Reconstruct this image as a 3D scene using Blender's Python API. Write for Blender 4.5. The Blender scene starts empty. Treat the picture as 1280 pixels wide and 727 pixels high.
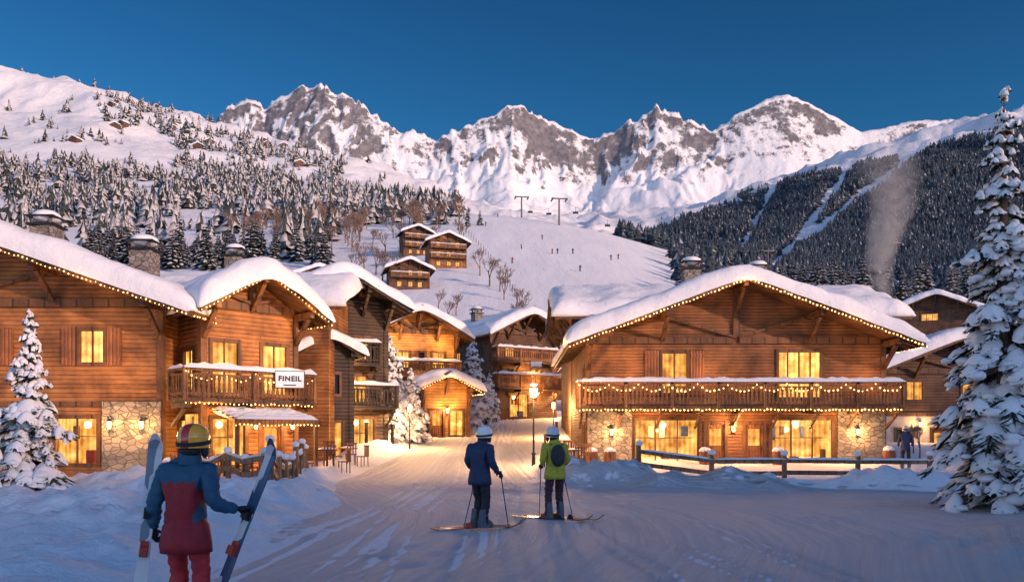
import bpy, bmesh, math, random
import numpy as np
from mathutils import Vector, Matrix
random.seed(7); rng=np.random.default_rng(7)
scene=bpy.context.scene
R=math.radians
EYE=1.75; F=996.0
def U(px): return (px-640)/F
def V(py): return (540-py)/F
# ------------------------------------------------------------- noise
def _h(a,b,s):
    n=(a*374761393+b*668265263+s*974126177)&0xffffffff
    n=((n^(n>>13))*1274126177)&0xffffffff
    n=n^(n>>16)
    return (n&0xffff)/65535.0
def pn(x,y,s=0):
    x=np.asarray(x,float); y=np.asarray(y,float)
    xi=np.floor(x).astype(np.int64); yi=np.floor(y).astype(np.int64)
    xf=x-xi; yf=y-yi
    u=xf*xf*xf*(xf*(xf*6-15)+10); v=yf*yf*yf*(yf*(yf*6-15)+10)
    def g(i,j):
        a=_h(xi+i,yi+j,s)*2*np.pi
        return np.cos(a)*(xf-i)+np.sin(a)*(yf-j)
    return ((g(0,0)*(1-u)+g(1,0)*u)*(1-v)+(g(0,1)*(1-u)+g(1,1)*u)*v)*1.5
def fbm(x,y,o=4,s=0):
    t=0;a=1.0;n=0
    for i in range(o):
        t=t+a*pn(x*2**i,y*2**i,s+i); n+=a; a*=.5
    return t/n
def ridged(x,y,o=5,s=0):
    t=0;a=1.0;n=0;w=1.0
    for i in range(o):
        r=(1-np.abs(pn(x*2.03**i,y*2.03**i,s+i)))**2
        t=t+a*r*w; n+=a; w=np.clip(r*1.3,0,1); a*=.52
    return t/n
# ------------------------------------------------------------- materials
def nd(nt,t,ins=None,**props):
    n=nt.nodes.new(t)
    for k,v in props.items(): setattr(n,k,v)
    if ins:
        for k,v in ins.items():
            s=n.inputs[k]
            if isinstance(v,bpy.types.NodeSocket): nt.links.new(v,s)
            else: s.default_value=v
    return n
def newmat(name):
    m=bpy.data.materials.new(name); m.use_nodes=True
    nt=m.node_tree; return m,nt,nt.nodes['Principled BSDF']
def c4(c): return (c[0],c[1],c[2],1)
def mixc(nt,f,a,b):
    n=nd(nt,'ShaderNodeMix',data_type='RGBA')
    for i,v in ((0,f),(6,a),(7,b)):
        if isinstance(v,bpy.types.NodeSocket): nt.links.new(v,n.inputs[i])
        else: n.inputs[i].default_value=v if i==0 else c4(v)
    return n.outputs[2]
def mth(nt,op,a,b=None,c=None,clamp=False):
    n=nd(nt,'ShaderNodeMath',operation=op,use_clamp=clamp)
    for i,v in enumerate((a,b,c)):
        if v is None: continue
        if isinstance(v,bpy.types.NodeSocket): nt.links.new(v,n.inputs[i])
        else: n.inputs[i].default_value=v
    return n.outputs[0]
def ocoord(nt,scale=(1,1,1),kind='Object'):
    tc=nd(nt,'ShaderNodeTexCoord')
    mp=nd(nt,'ShaderNodeMapping',{'Vector':tc.outputs[kind],'Scale':scale})
    return mp.outputs[0]
def bump(nt,b,h,dist,strength=1.0):
    n=nd(nt,'ShaderNodeBump',{'Height':h,'Distance':dist,'Strength':strength})
    nt.links.new(n.outputs[0],b.inputs['Normal'])
def rampf(nt,f,p0,p1):
    return nd(nt,'ShaderNodeMapRange',{0:f,1:p0,2:p1,3:0.0,4:1.0}).outputs[0]
def m_simple(name,col,rough=.6,metal=0,var=.25,scale=6,bumpd=.0):
    m,nt,b=newmat(name)
    n=nd(nt,'ShaderNodeTexNoise',{'Vector':ocoord(nt),'Scale':scale,'Detail':5.0})
    dk=tuple(c*(1-var) for c in col); lt=tuple(min(1,c*(1+var)) for c in col)
    nt.links.new(mixc(nt,rampf(nt,n.outputs[0],.3,.7),dk,lt),b.inputs['Base Color'])
    b.inputs['Roughness'].default_value=rough; b.inputs['Metallic'].default_value=metal
    if bumpd: bump(nt,b,n.outputs[0],bumpd)
    return m
def m_emit(name,col,st,sample=True):
    m,nt,b=newmat(name)
    b.inputs['Base Color'].default_value=c4(col)
    b.inputs['Emission Color'].default_value=c4(col); b.inputs['Emission Strength'].default_value=st
    if not sample: m.cycles.emission_sampling='NONE'
    return m
def m_wood(name,c1,c2,board=.2,vertical=False,groove=.03):
    m,nt,b=newmat(name)
    tc=nd(nt,'ShaderNodeTexCoord'); sp=nd(nt,'ShaderNodeSeparateXYZ',{0:tc.outputs['Object']})
    if vertical:
        ax=mth(nt,'ADD',sp.outputs[0],sp.outputs[1]); sc=(9,9,.9)
    else: ax=sp.outputs[2]; sc=(.9,.9,11)
    k=mth(nt,'DIVIDE',ax,board); fl=mth(nt,'FLOOR',k); fr=mth(nt,'FRACT',k)
    wn=nd(nt,'ShaderNodeTexWhiteNoise',{'W':fl},noise_dimensions='1D')
    mp=nd(nt,'ShaderNodeMapping',{'Vector':tc.outputs['Object'],'Scale':sc})
    n=nd(nt,'ShaderNodeTexNoise',{'Vector':mp.outputs[0],'Scale':1.6,'Detail':8.0,'Roughness':.65})
    n2=nd(nt,'ShaderNodeTexNoise',{'Vector':tc.outputs['Object'],'Scale':.9,'Detail':5.0,'Roughness':.6})
    f=mth(nt,'ADD',mth(nt,'MULTIPLY',rampf(nt,n.outputs[0],.3,.7),.6),mth(nt,'MULTIPLY',wn.outputs[0],.4))
    col=mixc(nt,f,c1,c2)
    pp=mth(nt,'PINGPONG',fr,.5)
    gr=rampf(nt,pp,.0,.10)
    dark=mixc(nt,gr,(.10,.09,.08),(1,1,1))
    mul=nd(nt,'ShaderNodeMix',data_type='RGBA',blend_type='MULTIPLY'); mul.inputs[0].default_value=1
    nt.links.new(col,mul.inputs[6]); nt.links.new(dark,mul.inputs[7])
    mul2=nd(nt,'ShaderNodeMix',data_type='RGBA',blend_type='MULTIPLY'); mul2.inputs[0].default_value=.9
    nt.links.new(mul.outputs[2],mul2.inputs[6]); nt.links.new(mixc(nt,rampf(nt,n2.outputs[0],.36,.62),(.30,.27,.26),(1,1,1)),mul2.inputs[7])
    nt.links.new(mul2.outputs[2],b.inputs['Base Color'])
    b.inputs['Roughness'].default_value=.65
    hh=mth(nt,'ADD',mth(nt,'POWER',mth(nt,'MULTIPLY',pp,2.0),.35),mth(nt,'MULTIPLY',n.outputs[0],.25))
    bump(nt,b,hh,groove)
    return m
def m_stone(name):
    m,nt,b=newmat(name); co=ocoord(nt,(1,1,1.6))
    v=nd(nt,'ShaderNodeTexVoronoi',{'Vector':co,'Scale':3.4})
    ve=nd(nt,'ShaderNodeTexVoronoi',{'Vector':co,'Scale':3.4},feature='DISTANCE_TO_EDGE')
    n=nd(nt,'ShaderNodeTexNoise',{'Vector':co,'Scale':9.0,'Detail':6.0})
    sp=nd(nt,'ShaderNodeSeparateColor',{0:v.outputs['Color']})
    c=mixc(nt,sp.outputs[0],(.13,.115,.105),(.36,.31,.26))
    c=mixc(nt,mth(nt,'MULTIPLY',n.outputs[0],.5),c,(.20,.18,.17))
    e=rampf(nt,ve.outputs['Distance'],.01,.05)
    c=mixc(nt,e,(.09,.08,.07),c)
    nt.links.new(c,b.inputs['Base Color']); b.inputs['Roughness'].default_value=.85
    bump(nt,b,mth(nt,'ADD',e,mth(nt,'MULTIPLY',n.outputs[0],.5)),.05)
    return m
def m_snow(name,scale=1.0,dist=.05,col=(.82,.83,.87),kind='Object'):
    m,nt,b=newmat(name); co=ocoord(nt,kind=kind)
    n=nd(nt,'ShaderNodeTexNoise',{'Vector':co,'Scale':1.3*scale,'Detail':9.0,'Roughness':.6})
    n2=nd(nt,'ShaderNodeTexNoise',{'Vector':co,'Scale':22*scale,'Detail':4.0})
    nt.links.new(mixc(nt,n.outputs[0],tuple(c*.93 for c in col),col),b.inputs['Base Color'])
    b.inputs['Roughness'].default_value=.75
    b.inputs['Specular IOR Level'].default_value=.2
    bump(nt,b,mth(nt,'ADD',n.outputs[0],mth(nt,'MULTIPLY',n2.outputs[0],.12)),dist)
    return m
SNOW=m_snow('snow_cover',1.2,.10)
TSNOW=m_snow('bough_snow',2.0,.06,(.86,.86,.88))
GSNOW=m_snow('ground_snow',1.0,.14)
W_HONEY=m_wood('honey_log_timber',(.23,.084,.025),(.48,.212,.063),.17)
W_BROWN=m_wood('brown_plank_timber',(.145,.056,.021),(.335,.140,.047),.15)
W_DARK=m_wood('dark_stained_timber',(.022,.014,.011),(.07,.042,.027),.18)
W_MID=m_wood('weathered_brown_timber',(.085,.038,.019),(.21,.096,.042),.16)
W_BLK=m_wood('blackened_larch_timber',(.034,.020,.014),(.10,.055,.034),.18)
W_YEL=m_wood('golden_larch_timber',(.38,.175,.047),(.66,.35,.10),.18)
W_RAIL=m_wood('carved_railing_timber',(.21,.083,.027),(.44,.19,.062),.16,True)
W_RAILD=m_wood('dark_railing_timber',(.02,.013,.01),(.05,.032,.02),.16,True)
W_BEAM=m_wood('beam_timber',(.085,.036,.015),(.21,.09,.034),.6,True,.01)
W_DOOR=m_wood('door_timber',(.20,.068,.023),(.36,.135,.043),.14,True)
W_POST=m_wood('brown_fence_timber',(.16,.085,.048),(.36,.21,.12),.3,True,.02)
STONE=m_stone('rubble_stone')
PLASTER=m_simple('pale_plaster',(.42,.38,.34),.9,var=.15,scale=3,bumpd=.01)
METAL=m_simple('black_iron',(.025,.025,.028),.45,.6)
GREYM=m_simple('galvanised_steel',(.08,.08,.09),.5,.3)
REDM=m_simple('red_painted_steel',(.40,.05,.03),.4)
BULB=m_emit('fairy_bulb',(1,.52,.14),10,False)
LAMPG=m_emit('lantern_glass',(1,.60,.22),14,False)
def m_pane(name,st,col=(1,.62,.17)):
    m,nt,b=newmat(name)
    tc=nd(nt,'ShaderNodeTexCoord'); sp=nd(nt,'ShaderNodeSeparateXYZ',{0:tc.outputs['Object']})
    ax=mth(nt,'ADD',sp.outputs[0],sp.outputs[1])
    w=mth(nt,'SINE',mth(nt,'MULTIPLY',ax,26.0))
    n=nd(nt,'ShaderNodeTexNoise',{'Vector':tc.outputs['Object'],'Scale':2.2,'Detail':4.0})
    f=mth(nt,'ADD',mth(nt,'MULTIPLY',w,.14),rampf(nt,n.outputs[0],.25,.75))
    c=mixc(nt,mth(nt,'MULTIPLY',f,1.0,clamp=True),(.80,.25,.02),col)
    b.inputs['Base Color'].default_value=(.05,.03,.02,1)
    nt.links.new(c,b.inputs['Emission Color']); 
    nt.links.new(mth(nt,'MULTIPLY',mth(nt,'ADD',f,.45),st),b.inputs['Emission Strength'])
    b.inputs['Roughness'].default_value=.1
    return m
PANE=m_pane('lit_curtained_glass',1.15,(1,.53,.11))
PANE2=m_pane('bright_lit_glass',1.75,(1,.58,.15))
PDARK=m_simple('dark_glass',(.02,.025,.035),.08)
ROOM=m_pane('glowing_room_wall',1.15,(1,.55,.14))  # walls emit the warm room light themselves
GOODS=[m_simple('goods_dark',(.06,.03,.02)),m_simple('goods_red',(.35,.05,.03)),m_simple('goods_cream',(.7,.55,.35)),m_simple('goods_blue',(.06,.10,.22))]
WHITE=m_simple('white_sign_paint',(.78,.78,.78),.5,var=.04)
INK=m_simple('dark_sign_ink',(.015,.02,.04),.5,var=.05)
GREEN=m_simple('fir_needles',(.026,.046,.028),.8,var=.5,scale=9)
GREEN2=m_simple('haze_tinted_far_needles',(.040,.050,.050),.9,var=.4,scale=.05)  # lighter, bluer needle colour takes the place of distance haze
GREEN3=m_simple('shade_haze_tinted_needles',(.045,.066,.088),.9,var=.3,scale=.03)  # blue tint paints the slope's shade and haze into the needles
BARK=m_simple('fir_bark',(.09,.06,.045),.9,var=.4,scale=12,bumpd=.02)
def m_frost():
    m,nt,b=newmat('frosted_twigs')
    g=nd(nt,'ShaderNodeNewGeometry'); sp=nd(nt,'ShaderNodeSeparateXYZ',{0:g.outputs['Normal']})
    nt.links.new(mixc(nt,rampf(nt,sp.outputs[2],.25,.8),(.20,.125,.09),(.62,.56,.56)),b.inputs['Base Color'])
    b.inputs['Roughness'].default_value=.9; return m
FROST=m_frost()
# ------------------------------------------------------------- object helpers
def link(o): scene.collection.objects.link(o); return o
def tag(o,label,cat,group=None,kind=None):
    o["label"]=label; o["category"]=cat
    if group: o["group"]=group
    if kind: o["kind"]=kind
    return o
def empty(name,label,cat,loc=(0,0,0),rot=0,group=None):
    o=bpy.data.objects.new(name,None); o.empty_display_size=.2
    o.location=loc; o.rotation_euler=(0,0,rot); link(o); return tag(o,label,cat,group)
def rawmesh(name,v,f,mats,midx=None,smooth=False):
    me=bpy.data.meshes.new(name); me.from_pydata([tuple(p) for p in v],[],f)
    for m in (mats if isinstance(mats,(list,tuple)) else [mats]): me.materials.append(m)
    if midx is not None: me.polygons.foreach_set('material_index',midx)
    if smooth: me.polygons.foreach_set('use_smooth',[True]*len(me.polygons))
    me.update(); return me
def obj(name,me,parent=None,loc=(0,0,0),rot=(0,0,0)):
    o=bpy.data.objects.new(name,me); o.location=loc; o.rotation_euler=rot
    if parent: o.parent=parent
    return link(o)
def copytree(o,loc=None,rotz=None,scale=None,**kw):
    n=o.copy(); scene.collection.objects.link(n)
    if loc is not None: n.location=loc
    if rotz is not None: n.rotation_euler=(0,0,rotz)
    if scale is not None: n.scale=(scale,)*3 if not isinstance(scale,tuple) else scale
    for k,v in kw.items(): n[k]=v
    def rec(src,dst):
        for ch in src.children:
            c=ch.copy(); scene.collection.objects.link(c); c.parent=dst; rec(ch,c)
    rec(o,n); return n
class MB:
    def __init__(s): s.v=[]; s.f=[]; s.m=[]
    def add(s,vs,fs,m=0):
        k=len(s.v); s.v+= [tuple(p) for p in vs]
        for f in fs: s.f.append(tuple(i+k for i in f)); s.m.append(m)
    def box(s,a0,a1,b0,b1,z0,z1,M=None,m=0):
        c=[(a0,b0,z0),(a1,b0,z0),(a1,b1,z0),(a0,b1,z0),(a0,b0,z1),(a1,b0,z1),(a1,b1,z1),(a0,b1,z1)]
        if M: c=[M(*p) for p in c]
        s.add(c,[(0,3,2,1),(4,5,6,7),(0,1,5,4),(1,2,6,5),(2,3,7,6),(3,0,4,7)],m)
    def prism(s,poly,y0,y1,m=0):
        n=len(poly); vs=[(p[0],y0,p[1]) for p in poly]+[(p[0],y1,p[1]) for p in poly]
        fs=[tuple(range(n)),tuple(range(2*n-1,n-1,-1))]+[(i,i+n,(i+1)%n+n,(i+1)%n) for i in range(n)]
        s.add(vs,fs,m)
    def cyl(s,p0,p1,r0,r1=None,n=8,m=0,cap=True):
        r1=r0 if r1 is None else r1
        p0=Vector(p0);p1=Vector(p1);d=(p1-p0).normalized()
        a=d.orthogonal().normalized(); b=d.cross(a)
        vs=[]
        for p,r in ((p0,r0),(p1,r1)):
            for i in range(n):
                t=2*math.pi*i/n; vs.append(p+a*math.cos(t)*r+b*math.sin(t)*r)
        fs=[(i,(i+1)%n,(i+1)%n+n,i+n) for i in range(n)]
        if cap: fs+= [tuple(range(n-1,-1,-1)),tuple(range(n,2*n))]
        s.add(vs,fs,m)
    def beam(s,p0,p1,w,h,m=0,up=(0,0,1)):
        p0=Vector(p0);p1=Vector(p1);d=(p1-p0).normalized()
        a=d.cross(Vector(up)); a=a.normalized() if a.length>1e-4 else Vector((1,0,0)); b=a.cross(d)
        vs=[p+a*(sx*w/2)+b*(sz*h/2) for p in (p0,p1) for sx,sz in ((-1,-1),(1,-1),(1,1),(-1,1))]
        s.add(vs,[(0,1,2,3),(7,6,5,4),(0,4,5,1),(1,5,6,2),(2,6,7,3),(3,7,4,0)],m)
    def ball(s,c,r,m=0,nu=8,nv=6,sc=(1,1,1),jit=0):
        vs=[];fs=[]
        for j in range(nv+1):
            ph=math.pi*j/nv
            for i in range(nu):
                t=2*math.pi*i/nu; k=r*(1+random.uniform(-jit,jit))
                vs.append((c[0]+k*sc[0]*math.sin(ph)*math.cos(t),c[1]+k*sc[1]*math.sin(ph)*math.sin(t),c[2]+k*sc[2]*math.cos(ph)))
        for j in range(nv):
            for i in range(nu):
                fs.append((j*nu+i,(j+1)*nu+i,(j+1)*nu+(i+1)%nu,j*nu+(i+1)%nu))
        s.add(vs,fs,m)
    def octa(s,c,r,m=0):
        x,y,z=c
        s.add([(x+r,y,z),(x-r,y,z),(x,y+r,z),(x,y-r,z),(x,y,z+r),(x,y,z-r)],
              [(0,2,4),(2,1,4),(1,3,4),(3,0,4),(2,0,5),(1,2,5),(3,1,5),(0,3,5)],m)
    def snowstrip(s,p0,p1,w,h,m=0,step=.25,seed=0):
        p0=Vector(p0);p1=Vector(p1);L=(p1-p0).length;d=(p1-p0)/max(L,1e-5)
        a=Vector((-d.y,d.x,0)); a=a.normalized() if a.length>1e-3 else Vector((1,0,0))
        n=max(3,int(L/step)); k=7; vs=[];fs=[]
        for i in range(n+1):
            t=i/n; e=min(1,min(t,1-t)*n/1.0*.8+.25)
            hh=h*e*(.75+.5*random.random()); ww=w*(.9+.2*random.random())*(.6+.4*e)
            for j in range(k):
                g=math.pi*j/(k-1)
                vs.append(p0+d*(L*t)+a*(math.cos(g)*ww/2)+Vector((0,0,hh*math.sin(g)**.8-.004)))
        for i in range(n):
            for j in range(k-1): fs.append((i*k+j,i*k+j+1,(i+1)*k+j+1,(i+1)*k+j))
        fs.append(tuple(range(k))); fs.append(tuple(range(n*k+k-1,n*k-1,-1)))
        s.add(vs,fs,m)
    def done(s,name,mats,parent=None,smooth=False,loc=(0,0,0),rot=(0,0,0)):
        if not s.v: return None
        return obj(name,rawmesh(name,s.v,s.f,mats,s.m,smooth),parent,loc,rot)
def plight(name,loc,power,col=(1,.50,.17),r=.1,parent=None):
    l=bpy.data.lights.new(name,'POINT'); l.energy=power; l.color=col; l.shadow_soft_size=r
    o=bpy.data.objects.new(name,l); o.location=loc
    if parent: o.parent=parent
    return link(o)
# ------------------------------------------------------------- terrain
PX=[-300,-200,0,100,200,300,400,480,560,640,700,760,870,950,1050,1150,1280,1480,1600]
ROWS={
45: [558]*19,
65: [523]*12+[526]*7,
80: [500]*6+[508,513,516,517,517,516,515,512,505,500,495,490,490],
100:[455,455,455,455,455,458,470,484,492,495,497,495,490,485,472,460,455,450,450],
150:[400,400,400,400,400,398,397,396,400,404,408,412,425,425,415,405,395,390,390],
200:[350,350,350,350,350,348,346,345,343,350,356,364,385,395,390,385,380,375,375],
300:[300,300,300,300,300,300,300,296,284,293,299,308,338,362,368,368,362,355,355],
400:[272,272,272,272,272,272,272,270,262,269,276,290,320,344,356,356,348,340,340],
550:[235,235,235,238,240,243,248,254,266,276,287,303,332,338,338,332,322,310,310],
800:[150,160,178,185,200,213,225,238,262,290,305,315,322,310,290,265,245,225,225],
1100:[85,95,118,130,157,185,205,225,250,285,295,298,290,270,240,213,190,165,165],
1400:[60,66,76,95,130,163,193,213,243,278,288,286,272,248,216,190,160,130,125],
1800:[120,120,120,140,165,190,215,230,250,275,280,275,262,232,196,164,128,100,95],
2300:[200]*6+[225,235,250,270,275,270,265,245,215,190,165,140,140]}
ys=np.array(sorted(ROWS)); tab=np.array([ROWS[k] for k in ys],float)
ug=np.linspace(-.95,.95,321); lg=np.linspace(math.log(45),math.log(2300),261)
us=np.array([U(p) for p in PX])
t1=np.array([np.interp(ug,us,r) for r in tab])
t2=np.array([np.interp(lg,np.log(ys),t1[:,i]) for i in range(len(ug))])
def blur(a,k,ax):
    g=np.exp(-.5*(np.arange(-3*k,3*k+1)/k)**2); g/=g.sum()
    return np.apply_along_axis(lambda r:np.convolve(np.pad(r,3*k,mode='edge'),g,mode='valid'),ax,a)
t2=blur(blur(t2,5,0),4,1)
def inroad(x,y):
    l=np.interp(y,RY,RL); r=np.interp(y,RY,RR)
    return np.clip(np.minimum(x-l,r-x)/.5,0,1)
RY=[3,9,12,17.4,22,24.5,27,33,38,45,52,63,75,86]
RL=[-4.2,-4.2,-4.2,-4.5,-5.3,-5.8,-6.2,-6.3,-5.9,-5.2,-4.6,-3.4,-2.0,-1.2]
RR=[14,14,16,17,15,6,2.0,1.0,1.0,1.3,1.8,2.8,4.2,4.6]
BANKS=[(2.2,26.2,3.9,25.4,.95,.70),(4.6,24.5,7.4,24.0,.9,.46),(8.5,24.2,9.4,24.1,.7,.34),(10.6,24.1,12.2,23.8,.9,.50),(13.1,23.9,15.2,23.6,.9,.46),(1.6,30,1.8,38,.6,.55),(-11,16,-6.5,14,2.4,.42),(-12,24,-8,20,1.8,.45),
       (-6.2,14,-5.5,20,1.0,.50),(9,11,14,14,2.4,.4),(-7.5,38,-6.2,46,.7,.5),(12.5,17,16,20,1.6,.4),(-5.4,8,-5.4,13,1.0,.3),(-6.9,27,-7.3,34,.5,.4),(-8.5,23,-7.2,25,.8,.4)]
def tz(x,y,fine=True):
    x=np.asarray(x,float); y=np.asarray(y,float)
    yy=np.clip(y,45,2299)
    uu=np.clip(x/np.maximum(y,20),-.949,.949)
    a=(uu+.95)/1.9*320; b=(np.log(yy)-lg[0])/(lg[-1]-lg[0])*260
    ai=np.clip(a.astype(int),0,319); bi=np.clip(b.astype(int),0,259); af=a-ai; bf=b-bi
    py=(t2[ai,bi]*(1-af)+t2[ai+1,bi]*af)*(1-bf)+(t2[ai,bi+1]*(1-af)+t2[ai+1,bi+1]*af)*bf
    z=EYE+(540-py)/F*yy
    s=np.clip((y-30)/17,0,1); s=s*s*(3-2*s)
    z=z*s
    if fine:
        k=np.clip((y-90)/300,0,1)
        z=z+k*fbm(x/90,y/90,4,11)*np.clip(y/60,0,16)*.55*(1-.8*np.exp(-((x/np.maximum(y,1)-.07)/.14)**2)*(y<500))
        k2=np.clip((y-600)/500,0,1)
        z=z+k2*(ridged(x/240,y/300,5,31)-.45)*42
        m=1-inroad(x,y); near=np.clip((90-y)/30,0,1)
        z=z+near*m*(.10*fbm(x/2.2,y/2.2,4,3)+.05)
        bk=0
        for (x0,y0,x1,y1,w,h) in BANKS:
            dx,dy=x1-x0,y1-y0; t=np.clip(((x-x0)*dx+(y-y0)*dy)/(dx*dx+dy*dy),0,1)
            d2=(x-x0-t*dx)**2+(y-y0-t*dy)**2
            bk=np.maximum(bk,h*np.exp(-(d2/(w*w))**1.3))
        z=z+bk*(1+.9*fbm(x/1.2,y/1.2,2,5)+.5*fbm(x/.45,y/.45,3,6))
    return z
def TZ(x,y): return float(tz(np.array([x]),np.array([y]))[0])
def grid_mesh(name,X,Y,Z,mat,smooth=True,uv=None):
    n,m=X.shape; co=np.stack([X,Y,Z],-1).reshape(-1,3).astype(np.float32)
    idx=np.arange(n*m).reshape(n,m)
    q=np.stack([idx[:-1,:-1],idx[:-1,1:],idx[1:,1:],idx[1:,:-1]],-1).reshape(-1,4)
    me=bpy.data.meshes.new(name); me.vertices.add(n*m); me.vertices.foreach_set('co',co.ravel())
    me.loops.add(q.size); me.loops.foreach_set('vertex_index',q.ravel().astype(np.int32))
    me.polygons.add(len(q)); me.polygons.foreach_set('loop_start',np.arange(0,q.size,4,dtype=np.int32))
    me.polygons.foreach_set('use_smooth',np.ones(len(q),bool))
    if uv is not None:
        l=me.uv_layers.new(name='UVMap'); l.data.foreach_set('uv',uv.reshape(-1,2)[q.ravel()].astype(np.float32).ravel())
    me.materials.append(mat); me.update(calc_edges=True); me.validate(); return me
def m_terrain(name,lo,hi,haze_rock1=(.11,.11,.13),haze_rock2=(.25,.245,.265),sc=.02):  # rock tones shifted to blue, standing in for distance haze
    m,nt,b=newmat(name)
    g=nd(nt,'ShaderNodeNewGeometry'); sp=nd(nt,'ShaderNodeSeparateXYZ',{0:g.outputs['Normal']})
    tc=nd(nt,'ShaderNodeTexCoord'); pz=nd(nt,'ShaderNodeSeparateXYZ',{0:tc.outputs['Object']})
    n=nd(nt,'ShaderNodeTexNoise',{'Vector':tc.outputs['Object'],'Scale':sc,'Detail':14.0,'Roughness':.76})
    n2=nd(nt,'ShaderNodeTexNoise',{'Vector':tc.outputs['Object'],'Scale':sc*4,'Detail':8.0,'Roughness':.7})
    st=mth(nt,'ADD',sp.outputs[2],mth(nt,'MULTIPLY',mth(nt,'SUBTRACT',n.outputs[0],.5),1.6))
    st=mth(nt,'ADD',st,mth(nt,'MULTIPLY',mth(nt,'SUBTRACT',1.0,rampf(nt,pz.outputs[2],620,880)),.45))
    st=mth(nt,'ADD',st,mth(nt,'MULTIPLY',rampf(nt,pz.outputs[0],500,900),.12))
    f=rampf(nt,st,lo,hi)
    rc=mixc(nt,rampf(nt,n2.outputs[0],.35,.65),haze_rock1,haze_rock2)
    nt.links.new(mixc(nt,f,rc,(.80,.82,.87)),b.inputs['Base Color'])
    b.inputs['Roughness'].default_value=.8; b.inputs['Specular IOR Level'].default_value=.15
    bump(nt,b,mth(nt,'ADD',n.outputs[0],mth(nt,'MULTIPLY',n2.outputs[0],.4)),1/sc*.07)
    return m
yy=[-60.0]
while yy[-1]<2290:
    y=yy[-1]; yy.append(y+max(.14 if 4<y<32 else .35,.0105*(max(y,0))))
yy=np.array(yy); uu=np.linspace(-1.05,1.05,600); uu=np.sign(uu)*np.abs(uu)**1.15
Yg,Ug=np.meshgrid(yy,uu,indexing='ij'); Xg=Ug*(np.maximum(Yg,0)+26)
mg,ntg,bg=newmat('snowfield')
tc=nd(ntg,'ShaderNodeTexCoord')
spp=nd(ntg,'ShaderNodeSeparateXYZ',{0:tc.outputs['Object']})
na=nd(ntg,'ShaderNodeTexNoise',{'Vector':tc.outputs['Object'],'Scale':1.1,'Detail':8.0,'Roughness':.6})
nb=nd(ntg,'ShaderNodeTexNoise',{'Vector':tc.outputs['Object'],'Scale':14.0,'Detail':4.0})
nf=nd(ntg,'ShaderNodeTexNoise',{'Vector':tc.outputs['Object'],'Scale':.012,'Detail':10.0,'Roughness':.7})
mpm=nd(ntg,'ShaderNodeMapping',{'Vector':tc.outputs['Object'],'Scale':(.16,.03,.03),'Rotation':(0,0,R(-25))})
nm=nd(ntg,'ShaderNodeTexNoise',{'Vector':mpm.outputs[0],'Scale':1.0,'Detail':5.0,'Roughness':.55})
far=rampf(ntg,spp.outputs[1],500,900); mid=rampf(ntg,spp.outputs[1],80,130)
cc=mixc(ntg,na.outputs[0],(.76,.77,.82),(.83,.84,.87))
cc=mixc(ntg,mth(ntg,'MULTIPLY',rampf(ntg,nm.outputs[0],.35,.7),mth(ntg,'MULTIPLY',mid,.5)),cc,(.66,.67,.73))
ntg.links.new(cc,bg.inputs['Base Color'])
bg.inputs['Roughness'].default_value=.75; bg.inputs['Specular IOR Level'].default_value=.15
near_b=mth(ntg,'ADD',mth(ntg,'MULTIPLY',na.outputs[0],.19),mth(ntg,'MULTIPLY',nb.outputs[0],.024))
near_b=mth(ntg,'ADD',near_b,mth(ntg,'MULTIPLY',mth(ntg,'MULTIPLY',nm.outputs[0],mid),.5))
bump(ntg,bg,mth(ntg,'ADD',near_b,mth(ntg,'MULTIPLY',mth(ntg,'MULTIPLY',nf.outputs[0],far),6.0)),1.0)
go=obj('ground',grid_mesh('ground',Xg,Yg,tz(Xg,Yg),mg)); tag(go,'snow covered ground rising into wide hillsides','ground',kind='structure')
ry=np.concatenate([np.arange(3,36,.14),np.arange(36,86,.4)]); tt=np.linspace(0,1,200)
Yr,Tr=np.meshgrid(ry,tt,indexing='ij'); L=np.interp(Yr,RY,RL); RRr=np.interp(Yr,RY,RR)
Xr=L+(RRr-L)*Tr; edge=np.clip(np.minimum(Tr,1-Tr)*12,0,1)
uvr=np.stack([Tr*11-5+ .35*np.sin(Yr*.3)+.02*Yr,Yr],-1)
rut=ridged(uvr[...,0]*1.7,Yr*.04,3,77)-.5
clod=fbm(Xr/.4,Yr/.5,3,78)
trk=0
for (xa,xb,ph) in ((-2.6,-1.6,0),(-1.5,-2.6,1.3),(.4,-1.0,2.1),(2.0,-.2,.7),(-3.3,-3.2,3.3),(4.5,-.6,4.0),(-.6,-2.0,5.0),(3.2,-1.4,.2)):
    xc=xa+(xb-xa)*np.clip((Yr-5)/45,0,1)+.22*np.sin(Yr*.22+ph)
    for o_ in (-.16,.16): trk=trk+np.exp(-((Xr-xc-o_)/.075)**2)
trk=np.clip(trk,0,1)
Zr=tz(Xr,Yr)+.06*edge-.02+(.03*fbm(Xr/1.1,Yr/6,3,8)-.04*rut*np.clip(1.3-Yr/70,0,1)+.055*clod*np.abs(fbm(Xr/4,Yr/4,2,79))*2.4-.05*trk)*edge
mr,ntr,br=newmat('groomed_snow')
uvn=nd(ntr,'ShaderNodeUVMap'); mp=nd(ntr,'ShaderNodeMapping',{'Vector':uvn.outputs[0],'Scale':(11,.10,1)})
n1=nd(ntr,'ShaderNodeTexNoise',{'Vector':mp.outputs[0],'Scale':1.0,'Detail':7.0,'Roughness':.65,'Distortion':.3})
mp2=nd(ntr,'ShaderNodeMapping',{'Vector':uvn.outputs[0],'Scale':(1.2,.06,1)})
n2=nd(ntr,'ShaderNodeTexNoise',{'Vector':mp2.outputs[0],'Scale':1.0,'Detail':4.0})
tcr=nd(ntr,'ShaderNodeTexCoord')
n3=nd(ntr,'ShaderNodeTexNoise',{'Vector':tcr.outputs['Object'],'Scale':5.0,'Detail':9.0,'Roughness':.75})
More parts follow.
